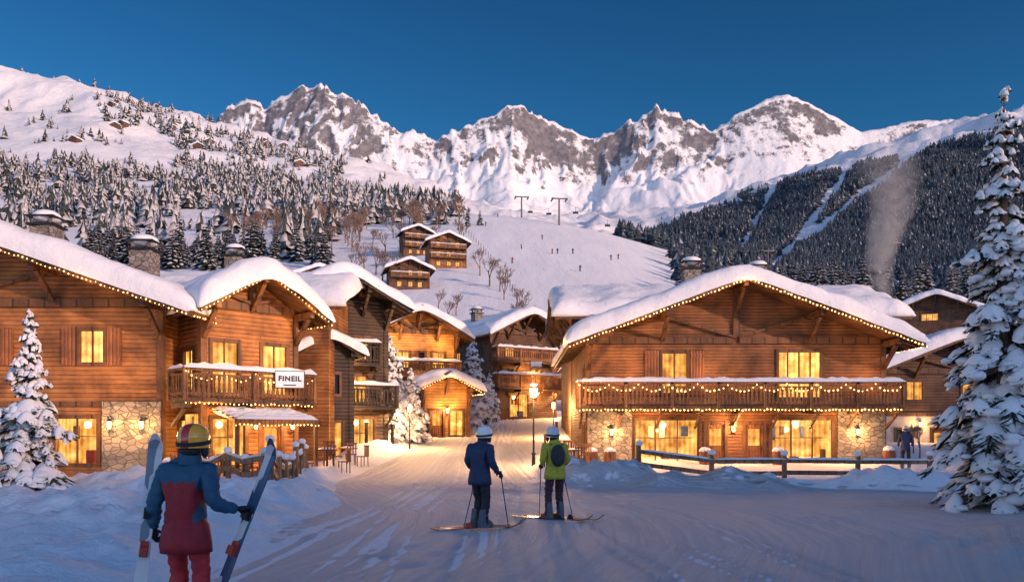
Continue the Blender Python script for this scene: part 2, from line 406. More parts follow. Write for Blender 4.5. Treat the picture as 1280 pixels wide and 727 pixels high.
hh=mth(ntr,'ADD',mth(ntr,'ADD',mth(ntr,'MULTIPLY',n1.outputs[0],.15),mth(ntr,'MULTIPLY',n2.outputs[0],.08)),mth(ntr,'MULTIPLY',n3.outputs[0],.16))
bump(ntr,br,hh,1.0)
ntr.links.new(mixc(ntr,rampf(ntr,n1.outputs[0],.3,.7),(.66,.67,.73),(.85,.84,.87)),br.inputs['Base Color']); br.inputs['Roughness'].default_value=.62; br.inputs['Specular IOR Level'].default_value=.25
ro=obj('road',grid_mesh('road',Xr,Yr,Zr,mr,uv=uvr)); tag(ro,'packed snow street with ski tracks','road',kind='structure')
CP=[(-200,150),(0,150),(150,160),(265,147),(290,130),(312,121),(330,133),(350,116),(375,108),(395,102),(418,115),(440,121),(462,138),(490,156),(520,165),(545,172),(575,160),(605,142),(640,126),(665,139),(692,153),(715,160),(742,175),(780,156),(820,132),(850,144),(890,160),(920,142),(955,124),(985,115),(1010,125),(1045,146),(1075,164),(1110,156),(1150,149),(1200,147),(1280,140),(1500,120)]
def mountain():
    ym=np.arange(1450,3050,6.5); um=np.linspace(-.80,.80,800)
    Y,Uq=np.meshgrid(ym,um,indexing='ij'); X=Uq*Y
    yr=2600+150*fbm(X/700,X*0+3.3,2,21)
    crest=np.interp(X/Y,[U(a) for a,b in CP],[(540-b)/F for a,b in CP])*yr
    floor=yr*0+ .262*1500
    d=(yr-Y)
    wx=X+70*fbm(X/170,Y/170,3,41); wy=Y+70*fbm(X/170,Y/170,3,47)
    df=np.clip(d/1120,0,1)
    prof=.27*np.exp(-df/.10)+.73*(1-df)**2.3
    back=np.clip(1+d/900,0,1)
    z=floor+(crest-floor)*np.where(d>=0,prof,back)
    env=np.clip((z-floor)/(crest-floor+1),0,1)
    ce=1-np.exp(-np.abs(d)/90)
    dome=1-.75*np.clip((X/Y-.24)/.06,0,1)-.25*np.exp(-((X/Y-.05)/.05)**2)
    spur=ridged(wx/380,wy/380,4,51)-.5
    det=ridged(wx/120,wy/140,6,61)-.5
    det2=ridged(wx/42,wy/50,4,66)-.5
    hi=np.clip((env-.35)/.35,0,1)
    z=z+(spur*185*np.clip(env*1.4-.1,0,1)*ce+det*75*hi*(.35+.65*ce)+det2*24*hi)*dome
    z=np.where(d>0,np.minimum(z,crest+(16*det2*2+10*det)*dome-d*.16),z)
    low=np.clip(df*1.6,0,1)*(1-hi*.5); z=z+ (fbm(X/420,Y/420,3,81))*60*low
    # the foot of the range dives under the valley floor so the two surfaces meet
    z=z-260*np.clip((1800-Y)/350,0,1)**1.2
    return grid_mesh('mountain_range',X,Y,z,m_terrain('haze_tinted_rock_and_snow',.42,.53,sc=.012))
mo=obj('mountain_range',mountain()); tag(mo,'jagged snow covered alpine peaks with bare rock','mountains',kind='structure')
SD=Vector((.80,-.60,0)).normalized(); SEL=R(12)
def sun_block_ridge():  # added ridge out of view that keeps the low sun off the village
    a=np.linspace(-400,400,110); b=np.linspace(120,520,60)
    A,B=np.meshgrid(a,b,indexing='ij')
    px_,py_=-SD.y,SD.x
    X=SD.x*B+px_*A; Y=SD.y*B+py_*A
    Z=np.exp(-((B-320)/95)**2)*(76.5+3.5*fbm(A/30,B/60,4,90))-3
    return grid_mesh('sun_block_ridge',X,Y,Z,GSNOW)
ho=obj('sun_block_ridge',sun_block_ridge()); tag(ho,'added unseen snow ridge blocking sun from the village','sun_block_ridge',kind='structure')
# ------------------------------------------------------------- chalets
def mapF(a,d,z): return (a,d,z)
def string_lights(mb,pts,sp=.22,r=.03,sag=0.0):
    for p,q in zip(pts[:-1],pts[1:]):
        p=Vector(p);q=Vector(q);n=max(1,int((q-p).length/sp))
        for i in range(n):
            t=i/n; c=p.lerp(q,t); c.z-=sag*4*t*(1-t)
            mb.octa((c.x+random.uniform(-.02,.02),c.y,c.z+random.uniform(-.03,.03)),r*random.uniform(.55,1.15))
def window(par,M,a0,a1,z0,z1,kind,wm):
    door=kind=='door'
    mb=MB(); t=.09
    mb.box(a0-.06,a0+t,-.05,.14,z0-.06,z1+.06,M); mb.box(a1-t,a1+.06,-.05,.14,z0-.06,z1+.06,M)
    mb.box(a0+t,a1-t,-.045,.14,z1-t,z1+.055,M); 
    if not door: mb.box(a0+t,a1-t,-.045,.14,z0-.055,z0+t,M)
    w=mb.done('door' if door else 'window',[W_BEAM],par)
    if door:
        d=MB(); d.box(a0+t,a1-t,.06,.12,z0,z1-t,M); d.box(a0+t+.12,a1-t-.12,.045,.06,z0+.15,z0+(z1-z0)*.42,M)
        d.done('door_leaf',[W_DOOR],w)
        g=MB(); g.box(a0+t+.15,a1-t-.15,.04,.058,z0+(z1-z0)*.52,z1-t-.2,M); g.done('door_glass',[PANE],w)
        h=MB(); h.box(a1-t-.1,a1-t-.06,.0,.058,z0+.95,z0+1.1,M); h.done('handle',[METAL],w)
        return
    if kind=='shop':
        p=MB(); dd=1.5
        p.box(a0-.25,a1+.25,dd,dd+.05,z0-.35,z1+.1,M); p.box(a0-.3,a0-.25,.2,dd,z0-.35,z1+.1,M); p.box(a1+.25,a1+.3,.2,dd,z0-.35,z1+.1,M)
        p.box(a0-.25,a1+.25,.2,dd,z1+.1,z1+.15,M,1); p.box(a0-.25,a1+.25,.2,dd,z0-.4,z0-.35,M,1)
        p.done('glowing_room',[ROOM,W_HONEY],w)
        gd=MB()
        x=a0
        while x<a1-.2:
            ww=random.uniform(.15,.5); hh=random.uniform(.25,1.1)
            gd.box(x,x+ww,random.uniform(.5,.8),random.uniform(.9,1.3),z0-.35,z0-.35+hh,M,random.randrange(4))
            if random.random()<.6: gd.box(x,x+ww*.7,1.3,1.42,z1-.75-random.random()*.3,z1-.35,M,random.randrange(4))
            x+=ww+random.uniform(.05,.4)
        gd.box(a0,a1,1.2,1.45,(z0+z1)/2+.15,(z0+z1)/2+.19,M,0)
        gd.ball(M((a0+a1)/2,.8,z1-.3),.13,4,sc=(1,1,1))
        gd.done('room_furniture',GOODS+[LAMPG],w)
        n=max(2,round((a1-a0)/.95)); fm=MB()
        for i in range(1,n):
            x=a0+(a1-a0)*i/n; fm.box(x-.03,x+.03,.03,.09,z0+t,z1-t,M)
        fm.done('frame',[W_BEAM],w)
        return
    pm={'lit':PANE,'bright':PANE2,'dark':PDARK}[kind.split('_')[0]]
    p=MB(); p.box(a0+t,a1-t,.09,.11,z0+t,z1-t,M); p.done('glass_pane',[pm],w)
    n=max(2,round((a1-a0)/.6)); fm=MB()
    for i in range(1,n):
        x=a0+(a1-a0)*i/n; fm.box(x-.03,x+.03,.04,.086,z0+t,z1-t,M)
    fm.done('frame',[W_BEAM],w)
    if '_sh' in kind:
        sw=(a1-a0)*.5
        for s0,s1 in ((a0-.08-sw,a0-.08),(a1+.08,a1+.08+sw)):
            s=MB(); s.box(s0,s1,-.07,-.02,z0-.03,z1+.03,M)
            s.box(s0+.02,s1-.02,-.09,-.07,z0+.15,z0+.25,M); s.box(s0+.02,s1-.02,-.09,-.07,z1-.25,z1-.15,M)
            s.done('shutter',[W_DOOR],w)
def wallface(mb,M,a0,a1,zb,top,ops,splits=(),zmin=None,zmax=None,thick=.2):
    xs=sorted(set([a0,a1]+[o[0] for o in ops]+[o[1] for o in ops]+list(splits)))
    xs=[x for x in xs if a0<=x<=a1]
    lo=zb if zmin is None else zmin
    for x0,x1 in zip(xs[:-1],xs[1:]):
        xm=(x0+x1)/2; segs=[]; z=lo
        for o in sorted([o for o in ops if o[0]<=xm<=o[1]],key=lambda o:o[2]):
            if o[2]>z: segs.append((z,o[2]))
            z=max(z,o[3])
        segs.append((z,None))
        for s0,s1 in segs:
            if s1 is None: t0,t1=top(x0),top(x1)
            else: t0=t1=s1
            if zmax is not None: t0=min(t0,zmax); t1=min(t1,zmax)
            if max(t0,t1)<=s0: continue
            mb.add([M(x0,0,s0),M(x1,0,s0),M(x1,0,t1),M(x0,0,t0)],[(0,1,2,3)])
    for o in ops:
        x0,x1,z0,z1=o[:4]
        mb.add([M(x0,0,z0),M(x1,0,z0),M(x1,0,z1),M(x0,0,z1),M(x0,thick,z0),M(x1,thick,z0),M(x1,thick,z1),M(x0,thick,z1)],
               [(0,1,5,4),(1,2,6,5),(2,3,7,6),(3,0,4,7)])
def snow_blanket(half,y0,y1,ridge,slope,T,seed):
    nt_=60; ns=max(26,int((y1-y0)/.3))
    k=np.linspace(-1,1,nt_); t=np.sign(k)*(1-(1-np.abs(k))**1.6)
    s=np.sin(np.linspace(-1,1,ns)*math.pi/2)
    S,Tt=np.meshgrid(s,t,indexing='ij')
    e=(1-np.abs(Tt)**16)**.5*(1-np.abs(S)**30)**.5
    Y=(y0+y1)/2+(y1-y0)/2*S
    X=Tt*half
    nz=fbm(X/2.2+seed*3.1,Y/2.2,3,seed); nz2=fbm(X/.6+seed,Y/.6,3,seed+5)
    Xo=X+np.sign(Tt)*.14*np.abs(Tt)**6*(nz*2.0+.2)
    Yo=Y+np.sign(S)*.14*np.abs(S)**8*(nz*2+.3)
    roofz=ridge-slope*np.sqrt(X*X+.35)
    Z=roofz+T*e*(1+.34*nz+.07*nz2)
    me=grid_mesh('roof_snow',Xo,Yo,Z,SNOW)
    bm=bmesh.new(); bm.from_mesh(me)
    be=[ed for ed in bm.edges if ed.is_boundary]
    r=bmesh.ops.extrude_edge_only(bm,edges=be)
    for v in r['geom']:
        if isinstance(v,bmesh.types.BMVert):
            v.co.x*=.97; v.co.z-=.05
    bm.to_mesh(me); bm.free()
    me.polygons.foreach_set('use_smooth',[True]*len(me.polygons))
    return me
def railing(mb,p0,p1,z,h=1.0,m=0):
    p0=Vector((p0[0],p0[1],0));p1=Vector((p1[0],p1[1],0));L=(p1-p0).length; d=(p1-p0)/L
    up=Vector((0,0,1))
    mb.beam(p0+up*(z+h),p1+up*(z+h),.14,.09,m); mb.beam(p0+up*(z+.14),p1+up*(z+.14),.07,.09,m); mb.beam(p0+up*(z+h-.17),p1+up*(z+h-.17),.07,.07,m)
    n=max(1,int(L/.19))
    for i in range(n):
        c=p0+d*(L*(i+.5)/n)
        w=.135
        zz=[z+.05,z+.3,z+.42,z+.5,z+.58,z+.7,z+h-.14]; ww=[w,w,w*.55,w*.85,w*.55,w,w]
        a=Vector((-d.y,d.x,0))*.012
        vs=[]
        for q,wd in zip(zz,ww):
            for sg in (-1,1):
                vs.append(c+d*(sg*wd/2)+up*q-a)
        fs=[(2*j,2*j+1,2*j+3,2*j+2) for j in range(len(zz)-1)]
        mb.add(vs,fs,m)
    n=max(1,round(L/2.2))
    for i in range(n+1):
        c=p0+d*(L*i/n); mb.box(c.x-.07,c.x+.07,c.y-.07,c.y+.07,z-.1,z+h+.06,None,m)
cid=[0]
def chalet(label,loc,rot,W,D,ridge,slope,oh_s=1.0,oh_f=1.5,wood=None,front=(),left=(),right=(),balc=(),chim=(),stones=(),
           lights=False,snow=.45,base=-2.0,beam=None,rail=None,group=None,name='chalet',bulb=.035,lowwall=None,lintel=True,cat='chalet',oh_b=.8):
    cid[0]+=1; sd=cid[0]*7
    E=empty(name,label,cat,loc,rot,group)
    wood=wood or W_HONEY; beam=beam or W_BEAM; rail=rail or W_RAIL
    top=lambda x: ridge-slope*abs(x)-.01
    he=top(W/2)
    ML=lambda a,d,z:(-W/2+d,a,z); MR=lambda a,d,z:(W/2-d,a,z); MBk=lambda a,d,z:(a,D-d,z)
    mb=MB()
    zl=lowwall[0] if lowwall else None
    def hiops(ops): return [o for o in ops if zl is None or o[2]>=zl]
    wallface(mb,mapF,-W/2,W/2,base,top,hiops(front),(0,),zmin=zl)
    wallface(mb,ML,0,D,base,lambda a:he,hiops(left),zmin=zl); wallface(mb,MR,0,D,base,lambda a:he,hiops(right),zmin=zl)
    wallface(mb,MBk,-W/2,W/2,base,top,(),(0,),zmin=zl)
    mb.done('wall',[wood],E)
    if lowwall:
        lw=MB()
        for M,a0,a1,ops in ((mapF,-W/2,W/2,front),(ML,0,D,left),(MR,0,D,right),(MBk,-W/2,W/2,())):
            wallface(lw,M,a0,a1,base,lambda a:zl,[o for o in ops if o[2]<zl],zmax=zl)
        lw.done('ground_floor_wall',[lowwall[1]],E)
    for (x0,x1,z1) in stones:
        st=MB(); st.box(x0,x1,-.10,-.005,base,z1); st.done('stone_facing',[STONE],E)
    for ops,M in ((front,mapF),(left,ML),(right,MR)):
        for o in ops: window(E,M,*o[:4],o[4],wood)
    tb=MB()
    for x in (-W/2,W/2): tb.box(x-.12,x+.12,-.04,.2,base,he-.05)
    if lintel and ridge>5.5: tb.box(-W/2+.12,W/2-.12,-.06,-.003,2.72,2.92)
    xs=[0,-W/2,W/2]+([-W/4,W/4] if W>4 else [])
    for x in xs:
        zt=ridge-slope*abs(x)-.02- (.05 if x==0 else .06)
        tb.box(x-.1,x+.1,-oh_f+.12,.0,zt-.26,zt-.02)
        if oh_f>.7: tb.beam((x,-.03,zt-1.25),(x,-oh_f*.72,zt-.27),.16,.16)
    if W>3.5:
        tb.box(-.15,.15,-.12,-.004,he+.1,ridge-.35)
        tb.box(-W/2+.13,-.15,-.11,-.004,he-.16,he+.14); tb.box(.15,W/2-.13,-.11,-.004,he-.16,he+.14)
        for s in (-1,1): tb.beam((0.1*s,-.06,he+.15),(s*W/4,-.06,ridge-slope*W/4-.2),.11,.24,up=(0,1,0))
    tb.done('timber_framing',[beam],E)
    half=W/2+oh_s; rf=MB()
    for s in (-1,1):
        rf.prism([(0,ridge),(s*half,ridge-slope*half),(s*half,ridge-slope*half+.16),(0,ridge+.16)],-oh_f,D+oh_b)
        rf.prism([(0,ridge-.14),(s*(half+.02),ridge-slope*half-.16),(s*(half+.02),ridge-slope*half+.18),(0,ridge+.2)],-oh_f-.07,-oh_f-.002)
        rf.prism([(s*(half),ridge-slope*half-.1),(s*(half+.06),ridge-slope*half-.1),(s*(half+.06),ridge-slope*half+.15),(s*half,ridge-slope*half+.15)],-oh_f,D+oh_b)
    n=int((D+oh_f)/.8)
    for s in (-1,1):
        for i in range(n):
            y=-oh_f+.4+i*.8
            rf.beam((s*(W/2+.01),y,ridge-slope*(W/2)-.07),(s*half,y,ridge-slope*half-.07),.09,.13)
    roof=rf.done('roof',[beam],E)
    if snow>0: obj('roof_snow',snow_blanket(half+.12,-oh_f-.14,D+oh_b+.1,ridge+.14,slope,snow,sd),roof)
    for (cx,cy,ch,cw) in chim:
        cz=ridge-slope*abs(cx); c=MB(); c.box(cx-cw/2,cx+cw/2,cy-cw/2,cy+cw/2,cz-.3,cz+ch,None,0)
        c.box(cx-cw/2-.1,cx+cw/2+.1,cy-cw/2-.1,cy+cw/2+.1,cz+ch,cz+ch+.09,None,1)
        for sx in (-1,1):
            for sy in (-1,1): c.box(cx+sx*cw*.38-.05,cx+sx*cw*.38+.05,cy+sy*cw*.38-.05,cy+sy*cw*.38+.05,cz+ch+.09,cz+ch+.35,None,0)
        c.box(cx-cw/2-.12,cx+cw/2+.12,cy-cw/2-.12,cy+cw/2+.12,cz+ch+.35,cz+ch+.42,None,1)
        ck=c.done('chimney',[STONE,METAL],roof)
        s=MB(); s.ball((cx,cy,cz+ch+.45),cw*.62,0,12,8,(1,1,.5),.05); s.done('snow_cap',[SNOW],ck,True)
    for bi,b in enumerate(balc):
        x0,x1,z,dep=b[:4]; B=MB(); B.box(x0,x1,-dep,-.11,z-.16,z)
        nb=max(2,int((x1-x0)/1.8))
        for i in range(nb+1):
            x=x0+.15+(x1-x0-.3)*i/nb; B.box(x-.08,x+.08,-dep+.05,-.12,z-.36,z-.162)
            B.beam((x,-.06,z-1.0),(x,-dep*.75,z-.38),.1,.1)
        bo=B.done('balcony',[beam],E)
        r=MB(); railing(r,(x0,-dep+.05),(x1,-dep+.05),z)
        railing(r,(x0+.03,-dep+.12),(x0+.03,-.1),z); railing(r,(x1-.03,-dep+.12),(x1-.03,-.1),z)
        r.done('railing',[rail],bo)
        s=MB(); s.snowstrip((x0-.05,-dep+.05,z+1.05),(x1+.05,-dep+.05,z+1.05),.34,.20); s.snowstrip((x0+.03,-dep+.2,z+1.05),(x0+.03,-.1,z+1.05),.25,.15)
        s.snowstrip((x1-.03,-dep+.2,z+1.05),(x1-.03,-.1,z+1.05),.25,.15)
        s.done('railing_snow',[SNOW],bo,True)
        if len(b)>4 and b[4]:
            l=MB(); nn=max(2,round((x1-x0)/1.3)); pts=[(x0+(x1-x0)*i/nn,-dep-.06,z+.92) for i in range(nn+1)]
            string_lights(l,pts,.17,bulb,.28); string_lights(l,[(x0,-dep-.05,z-.2),(x1,-dep-.05,z-.2)],.16,bulb)
            l.done('string_lights',[BULB],bo)
    if lights:
        l=MB(); string_lights(l,[(-half,-oh_f-.11,ridge-slope*half-.1),(0,-oh_f-.11,ridge-.08),(half,-oh_f-.11,ridge-slope*half-.1)],.17,bulb*.9)
        string_lights(l,[(half+.08,-oh_f,ridge-slope*half-.1),(half+.08,D*.5,ridge-slope*half-.1)],.25,bulb)
        l.done('string_lights',[BULB],E)
        for x in (-half*.6,0,half*.6): plight('string_light_glow',(x,-oh_f-.25,ridge-slope*abs(x)-.45),48,(1,.48,.15),.3,E)
    return E
def wall_lantern(par,x,z,y=-.2,p=60):
    m=MB(); m.box(x-.03,x+.03,y,-.1 if y<-.1 else 0,z+.16,z+.2); m.cyl((x,y,z+.17),(x,y,z+.26),.12,.02,6); m.cyl((x,y,z-.16),(x,y,z-.12),.09,.09,6)
    for i in range(4):
        a=math.pi/4+i*math.pi/2; m.cyl((x+.08*math.cos(a),y+.08*math.sin(a),z-.13),(x+.1*math.cos(a),y+.1*math.sin(a),z+.17),.012,.012,4)
    o=m.done('wall_lantern',[METAL],par)
    g=MB(); g.cyl((x,y,z-.11),(x,y,z+.15),.055,.075,8); g.done('lamp_glass',[LAMPG],o)
    plight('lamp_glow',(x,y-.25,z),p*1.8,(1,.50,.17),.1,par)

R1=chalet('large honey timber chalet with lit shop and long balcony',(10.4,37,0),0,13.7,10,8.6,.375,1.0,1.8,W_BROWN,
 front=[(-4.75,-1.7,.25,2.4,'shop'),(-1.45,-.45,0,2.2,'door'),(.35,1.35,0,2.2,'door'),(1.6,4.55,.25,2.4,'shop'),
        (-3.5,-2.2,3.5,5.5,'lit_sh'),(1.9,4.0,3.3,5.55,'bright')],
 left=[(1.5,2.6,3.4,5.0,'lit'),(1.5,3.0,.7,2.2,'bright')],
 balc=[(-7.4,7.1,2.95,1.5,True)],chim=[(-1.3,3.5,1.85,.85),(2.7,5.5,2.6,.85)],stones=[(-6.9,-4.85,2.75),(4.7,6.9,2.75)],lights=True,snow=.75,bulb=.04)
wall_lantern(R1,-5.8,1.75); wall_lantern(R1,-.15,1.9,-.12,50); wall_lantern(R1,5.6,1.75)
for x in (-5,-1,3,6): plight('balcony_glow',(x,-1.0,4.3),75,(1,.48,.15),.3,R1)
for x in (-3.2,3.1): plight('shop_glow',(x,.7,1.9),120,(1,.58,.22),.15,R1)
for x in (-4.5,-.1,4.3): plight('porch_glow',(x,-1.4,2.3),230,(1,.50,.17),.15,R1)
R1b=chalet('snow laden rear wing of large timber chalet',(3.6,52.5,0),R(-90),9.5,19,10.6,.36,1.2,1.0,W_BROWN,snow=.9,base=-1,lintel=False)
L1=chalet('large log chalet with stone base and string lights',(-21.25,30,0),0,16,11,9.35,.34,1.85,1.6,W_HONEY,
 front=[(4.9,5.95,4.3,5.65,'bright_sh'),(4.0,5.7,.5,2.35,'shop'),(.6,1.8,4.3,5.6,'lit_sh')],
 chim=[(1.4,4.0,1.6,.95),(5.8,3.5,1.95,.9)],stones=[(-8.05,3.8,2.7),(5.85,8.05,2.9)],lights=True,snow=.8,bulb=.03)
wall_lantern(L1,7.4,2.0,-.25,60); wall_lantern(L1,6.2,2.0,-.25,50)
for x in (2.2,6.2): plight('gable_glow',(x,-1.8,4.4),95,(1,.48,.15),.3,L1)
plight('shop_glow',(4.85,.7,1.9),110,(1,.58,.22),.15,L1)
a48=R(46)
L1b=chalet('timber chalet wing with snowy gable and carved balcony',(-10.3,31.5,0),a48,3.9,9,7.85,.60,.75,1.4,W_HONEY,
 front=[(-1.7,-.5,3.2,5.3,'lit'),(.4,1.6,3.2,5.3,'bright'),(-1.7,-.2,.4,2.35,'shop'),(.35,1.35,0,2.2,'door')],
 right=[(1,2.2,3.4,4.8,'lit'),(1,2.5,.5,2.2,'bright')],left=[(.8,1.8,3.3,5.0,'bright'),(.8,2.2,.4,2.3,'bright')],
 balc=[(-3.3,1.95,3.0,1.5,True)],lights=True,snow=.8,bulb=.03)
wall_lantern(L1b,.08,2.0,-.2,45); wall_lantern(L1b,1.7,2.0,-.2,45)
for x in (-2.4,.6): plight('balcony_glow',(x,-1.1,4.6),90,(1,.48,.15),.3,L1b)
for x in (-2.2,.8): plight('porch_glow',(x,-1.3,2.4),210,(1,.50,.17),.15,L1b)
L1c=chalet('snow covered connecting roof between timber wings',(-19.5,40.5,0),R(-90),7,11,9.2,.40,1.0,.8,W_HONEY,chim=[(.5,5.6,1.5,.8)],snow=.8,base=-1,lintel=False)
L2=chalet('dark stained timber chalet with black balcony',(-8.9,41.0,.35),R(26),5.0,10,9.5,.54,.9,1.5,W_BLK,
 front=[(-1.4,-.3,5.1,6.4,'lit'),(.5,1.6,5.1,6.4,'lit'),(.3,1.9,.2,2.2,'shop'),(-1.9,-.5,.3,2.2,'bright'),(.4,1.5,2.9,4.4,'lit')],
 right=[(1,2.2,3.1,4.4,'lit'),(1,2.2,.5,2.0,'lit')],balc=[(-2.4,2.7,2.75,1.3,False),(-1.9,1.9,4.95,1.0,False)],rail=W_RAILD,beam=W_DARK,snow=.7)
plight('porch_glow',(.5,-1.4,2.2),220,(1,.50,.17),.15,L2); plight('balcony_glow',(.5,-1.3,4.6),70,(1,.48,.15),.2,L2)
L2b=chalet('small dark gabled bay with snowy roof',(-8.75,38.0,.2),R(24),2.2,2.4,6.2,.62,.45,.5,W_DARK,
 front=[(-.7,.7,.2,2.1,'lit'),(-.6,.6,3.3,4.4,'dark')],beam=W_DARK,snow=.45,lintel=False,oh_b=0)
L3=chalet('golden timber chalet with bright gable front',(-6.4,54.5,1.5),R(18),5.2,9,8.6,.55,1.0,1.3,W_YEL,
 front=[(-1.6,-.6,4.6,5.8,'bright_sh'),(.9,1.9,4.6,5.8,'lit'),(-.4,.5,4.6,5.8,'dark'),(-1.8,-.4,.4,2.2,'bright')],
 balc=[(-2.7,2.7,4.0,1.1,False)],snow=.65,lights=False)
for x in (-1.6,1.6): plight('balcony_glow',(x,-1.1,6.2),200,(1,.50,.15),.3,L3)
plight('porch_glow',(0,-1.1,2.6),220,(1,.50,.17),.15,L3)
L3b=chalet('low lit porch cottage with snowy roof',(-4.2,50.5,1.1),R(20),3.0,5,4.3,.5,.7,.9,W_YEL,
 front=[(-1.1,-.1,0,2.1,'door'),(.2,1.2,.4,2.1,'bright')],snow=.6,lights=True,bulb=.04,lintel=False)
wall_lantern(L3b,.05,2.0,-.2,130)
C4=chalet('brown three storey chalet with balconies and sign',(1.0,66,2.85),R(33),6.4,9.5,8.7,.50,1.0,1.5,W_MID,
 front=[(-1.9,-.9,5.0,6.2,'lit'),(.8,1.8,5.0,6.2,'dark'),(-2.2,-1,2.9,4.2,'dark'),(.6,1.8,2.9,4.2,'lit'),(-1.5,.5,.1,2.1,'shop')],
 left=[(1.5,2.5,4.8,5.8,'dark'),(5,6,4.8,5.8,'lit'),(2,3,1,2.2,'lit')],
 balc=[(-3.2,3.2,2.55,1.2,False),(-3.2,3.2,4.7,1.1,False)],snow=.7,chim=[(-1.6,5,1.3,.75)])
wall_lantern(C4,1.2,2.0,-.2,160); plight('balcony_glow',(0,-1.0,4.2),180,(1,.48,.15),.2,C4); plight('porch_glow',(0,-2,2.3),350,(1,.50,.17),.15,C4)
C5=chalet('dark chalet with snowy roof at street end',(9.2,80,TZ(9.2,80)),R(-25),7.5,8,8.2,.4,.9,1.2,W_MID,front=[(-2.4,-1.4,3,4.2,'lit'),(-2.8,-1.6,.2,2,'bright'),(.5,1.6,3,4.2,'lit')],balc=[(-3.7,3.7,2.6,1.1,False)],snow=.7)
plight('porch_glow',(-2,-1.2,2.3),350,(1,.50,.17),.15,C5)
C7=chalet('brown chalet closing the far end of the street',(2.0,95,TZ(2,95)),R(5),8,8,8.4,.45,.9,1.2,W_MID,front=[(-2.4,-1.4,3,4.2,'lit'),(.9,2.1,3,4.2,'lit'),(-2.8,-1.2,.2,2,'bright'),(.6,2.2,.2,2,'bright')],balc=[(-4,4,2.6,1.1,False)],snow=.7)
plight('porch_glow',(0,-1.5,2.3),450,(1,.50,.17),.15,C7)
C6=chalet('timber chalet peeking above large snowy roof',(7.6,104,8.5),R(20),7,8,8.6,.45,.9,1.2,W_BROWN,front=[(-1,0,5,6.2,'lit')],snow=.7,base=-5)
F1=chalet('dark timber house over pale plastered ground floor',(26.2,47,0),0,9.6,9,7.3,.40,1.2,1.4,W_MID,
 front=[(-3.0,-1.9,3.6,4.8,'lit'),(-3.6,-2.6,.4,2.0,'dark'),(.3,1.5,3.6,4.8,'lit'),(-1.5,-.5,0,2,'door')],lowwall=(2.7,PLASTER),snow=.7,chim=[(-1.5,5,2.0,.9)])
wall_lantern(F1,-2.2,2.2,-.2,60)
F2=chalet('brown chalet among firs on the slope',(53,100,TZ(53,100)),R(-20),10,9,9.3,.42,1.0,1.2,W_MID,front=[(-2,-1,3,4.2,'lit'),(1,2,3,4.2,'dark'),(-1.5,.5,6,7,'lit')],balc=[(-4.5,4.5,2.6,1.1,False)],snow=.7,base=-6)
F3=chalet('small dark cabin on snowy slope',(44,92,TZ(44,92)),R(10),6,7,6.3,.42,.9,1.0,W_MID,front=[(-1,0,2.8,3.9,'lit')],snow=.6,base=-5)
def hillchalet(label,px,Y,W,rot,rid,wood,n,base=-6,**k):
    x=U(px)*Y; fr=[]
    for i in range(n):
        z=.6+i*2.6
        for j,a in enumerate((-W*.32,-W*.04,W*.2)): fr.append((a,a+W*.12,z,z+1.3,random.choice(['lit','dark','lit'])))
    return chalet(label,(x,Y,TZ(x,Y)),rot,W,W*.8,rid,.42,1.2,1.4,wood,front=fr,balc=[(-W*.48,W*.48,2.6*i+.1,1.2,False) for i in range(1,n)],snow=.8,base=base,**k)
hillchalet('brown hillside chalet with stacked balconies',522,243,8.5,R(20),9.0,W_MID,3)
hillchalet('honey hillside chalet with three balconies',560,215,10,R(15),9.4,W_HONEY,3)
hillchalet('dark hillside chalet with wide snowy roof',512,182,9.0,R(15),6.8,W_MID,2)
hillchalet('brown chalet roof above the village',398,150,8,R(20),9.5,W_MID,2)
hillchalet('brown chalet above golden gable roof',105,75,8,R(20),12.0,W_BROWN,2)
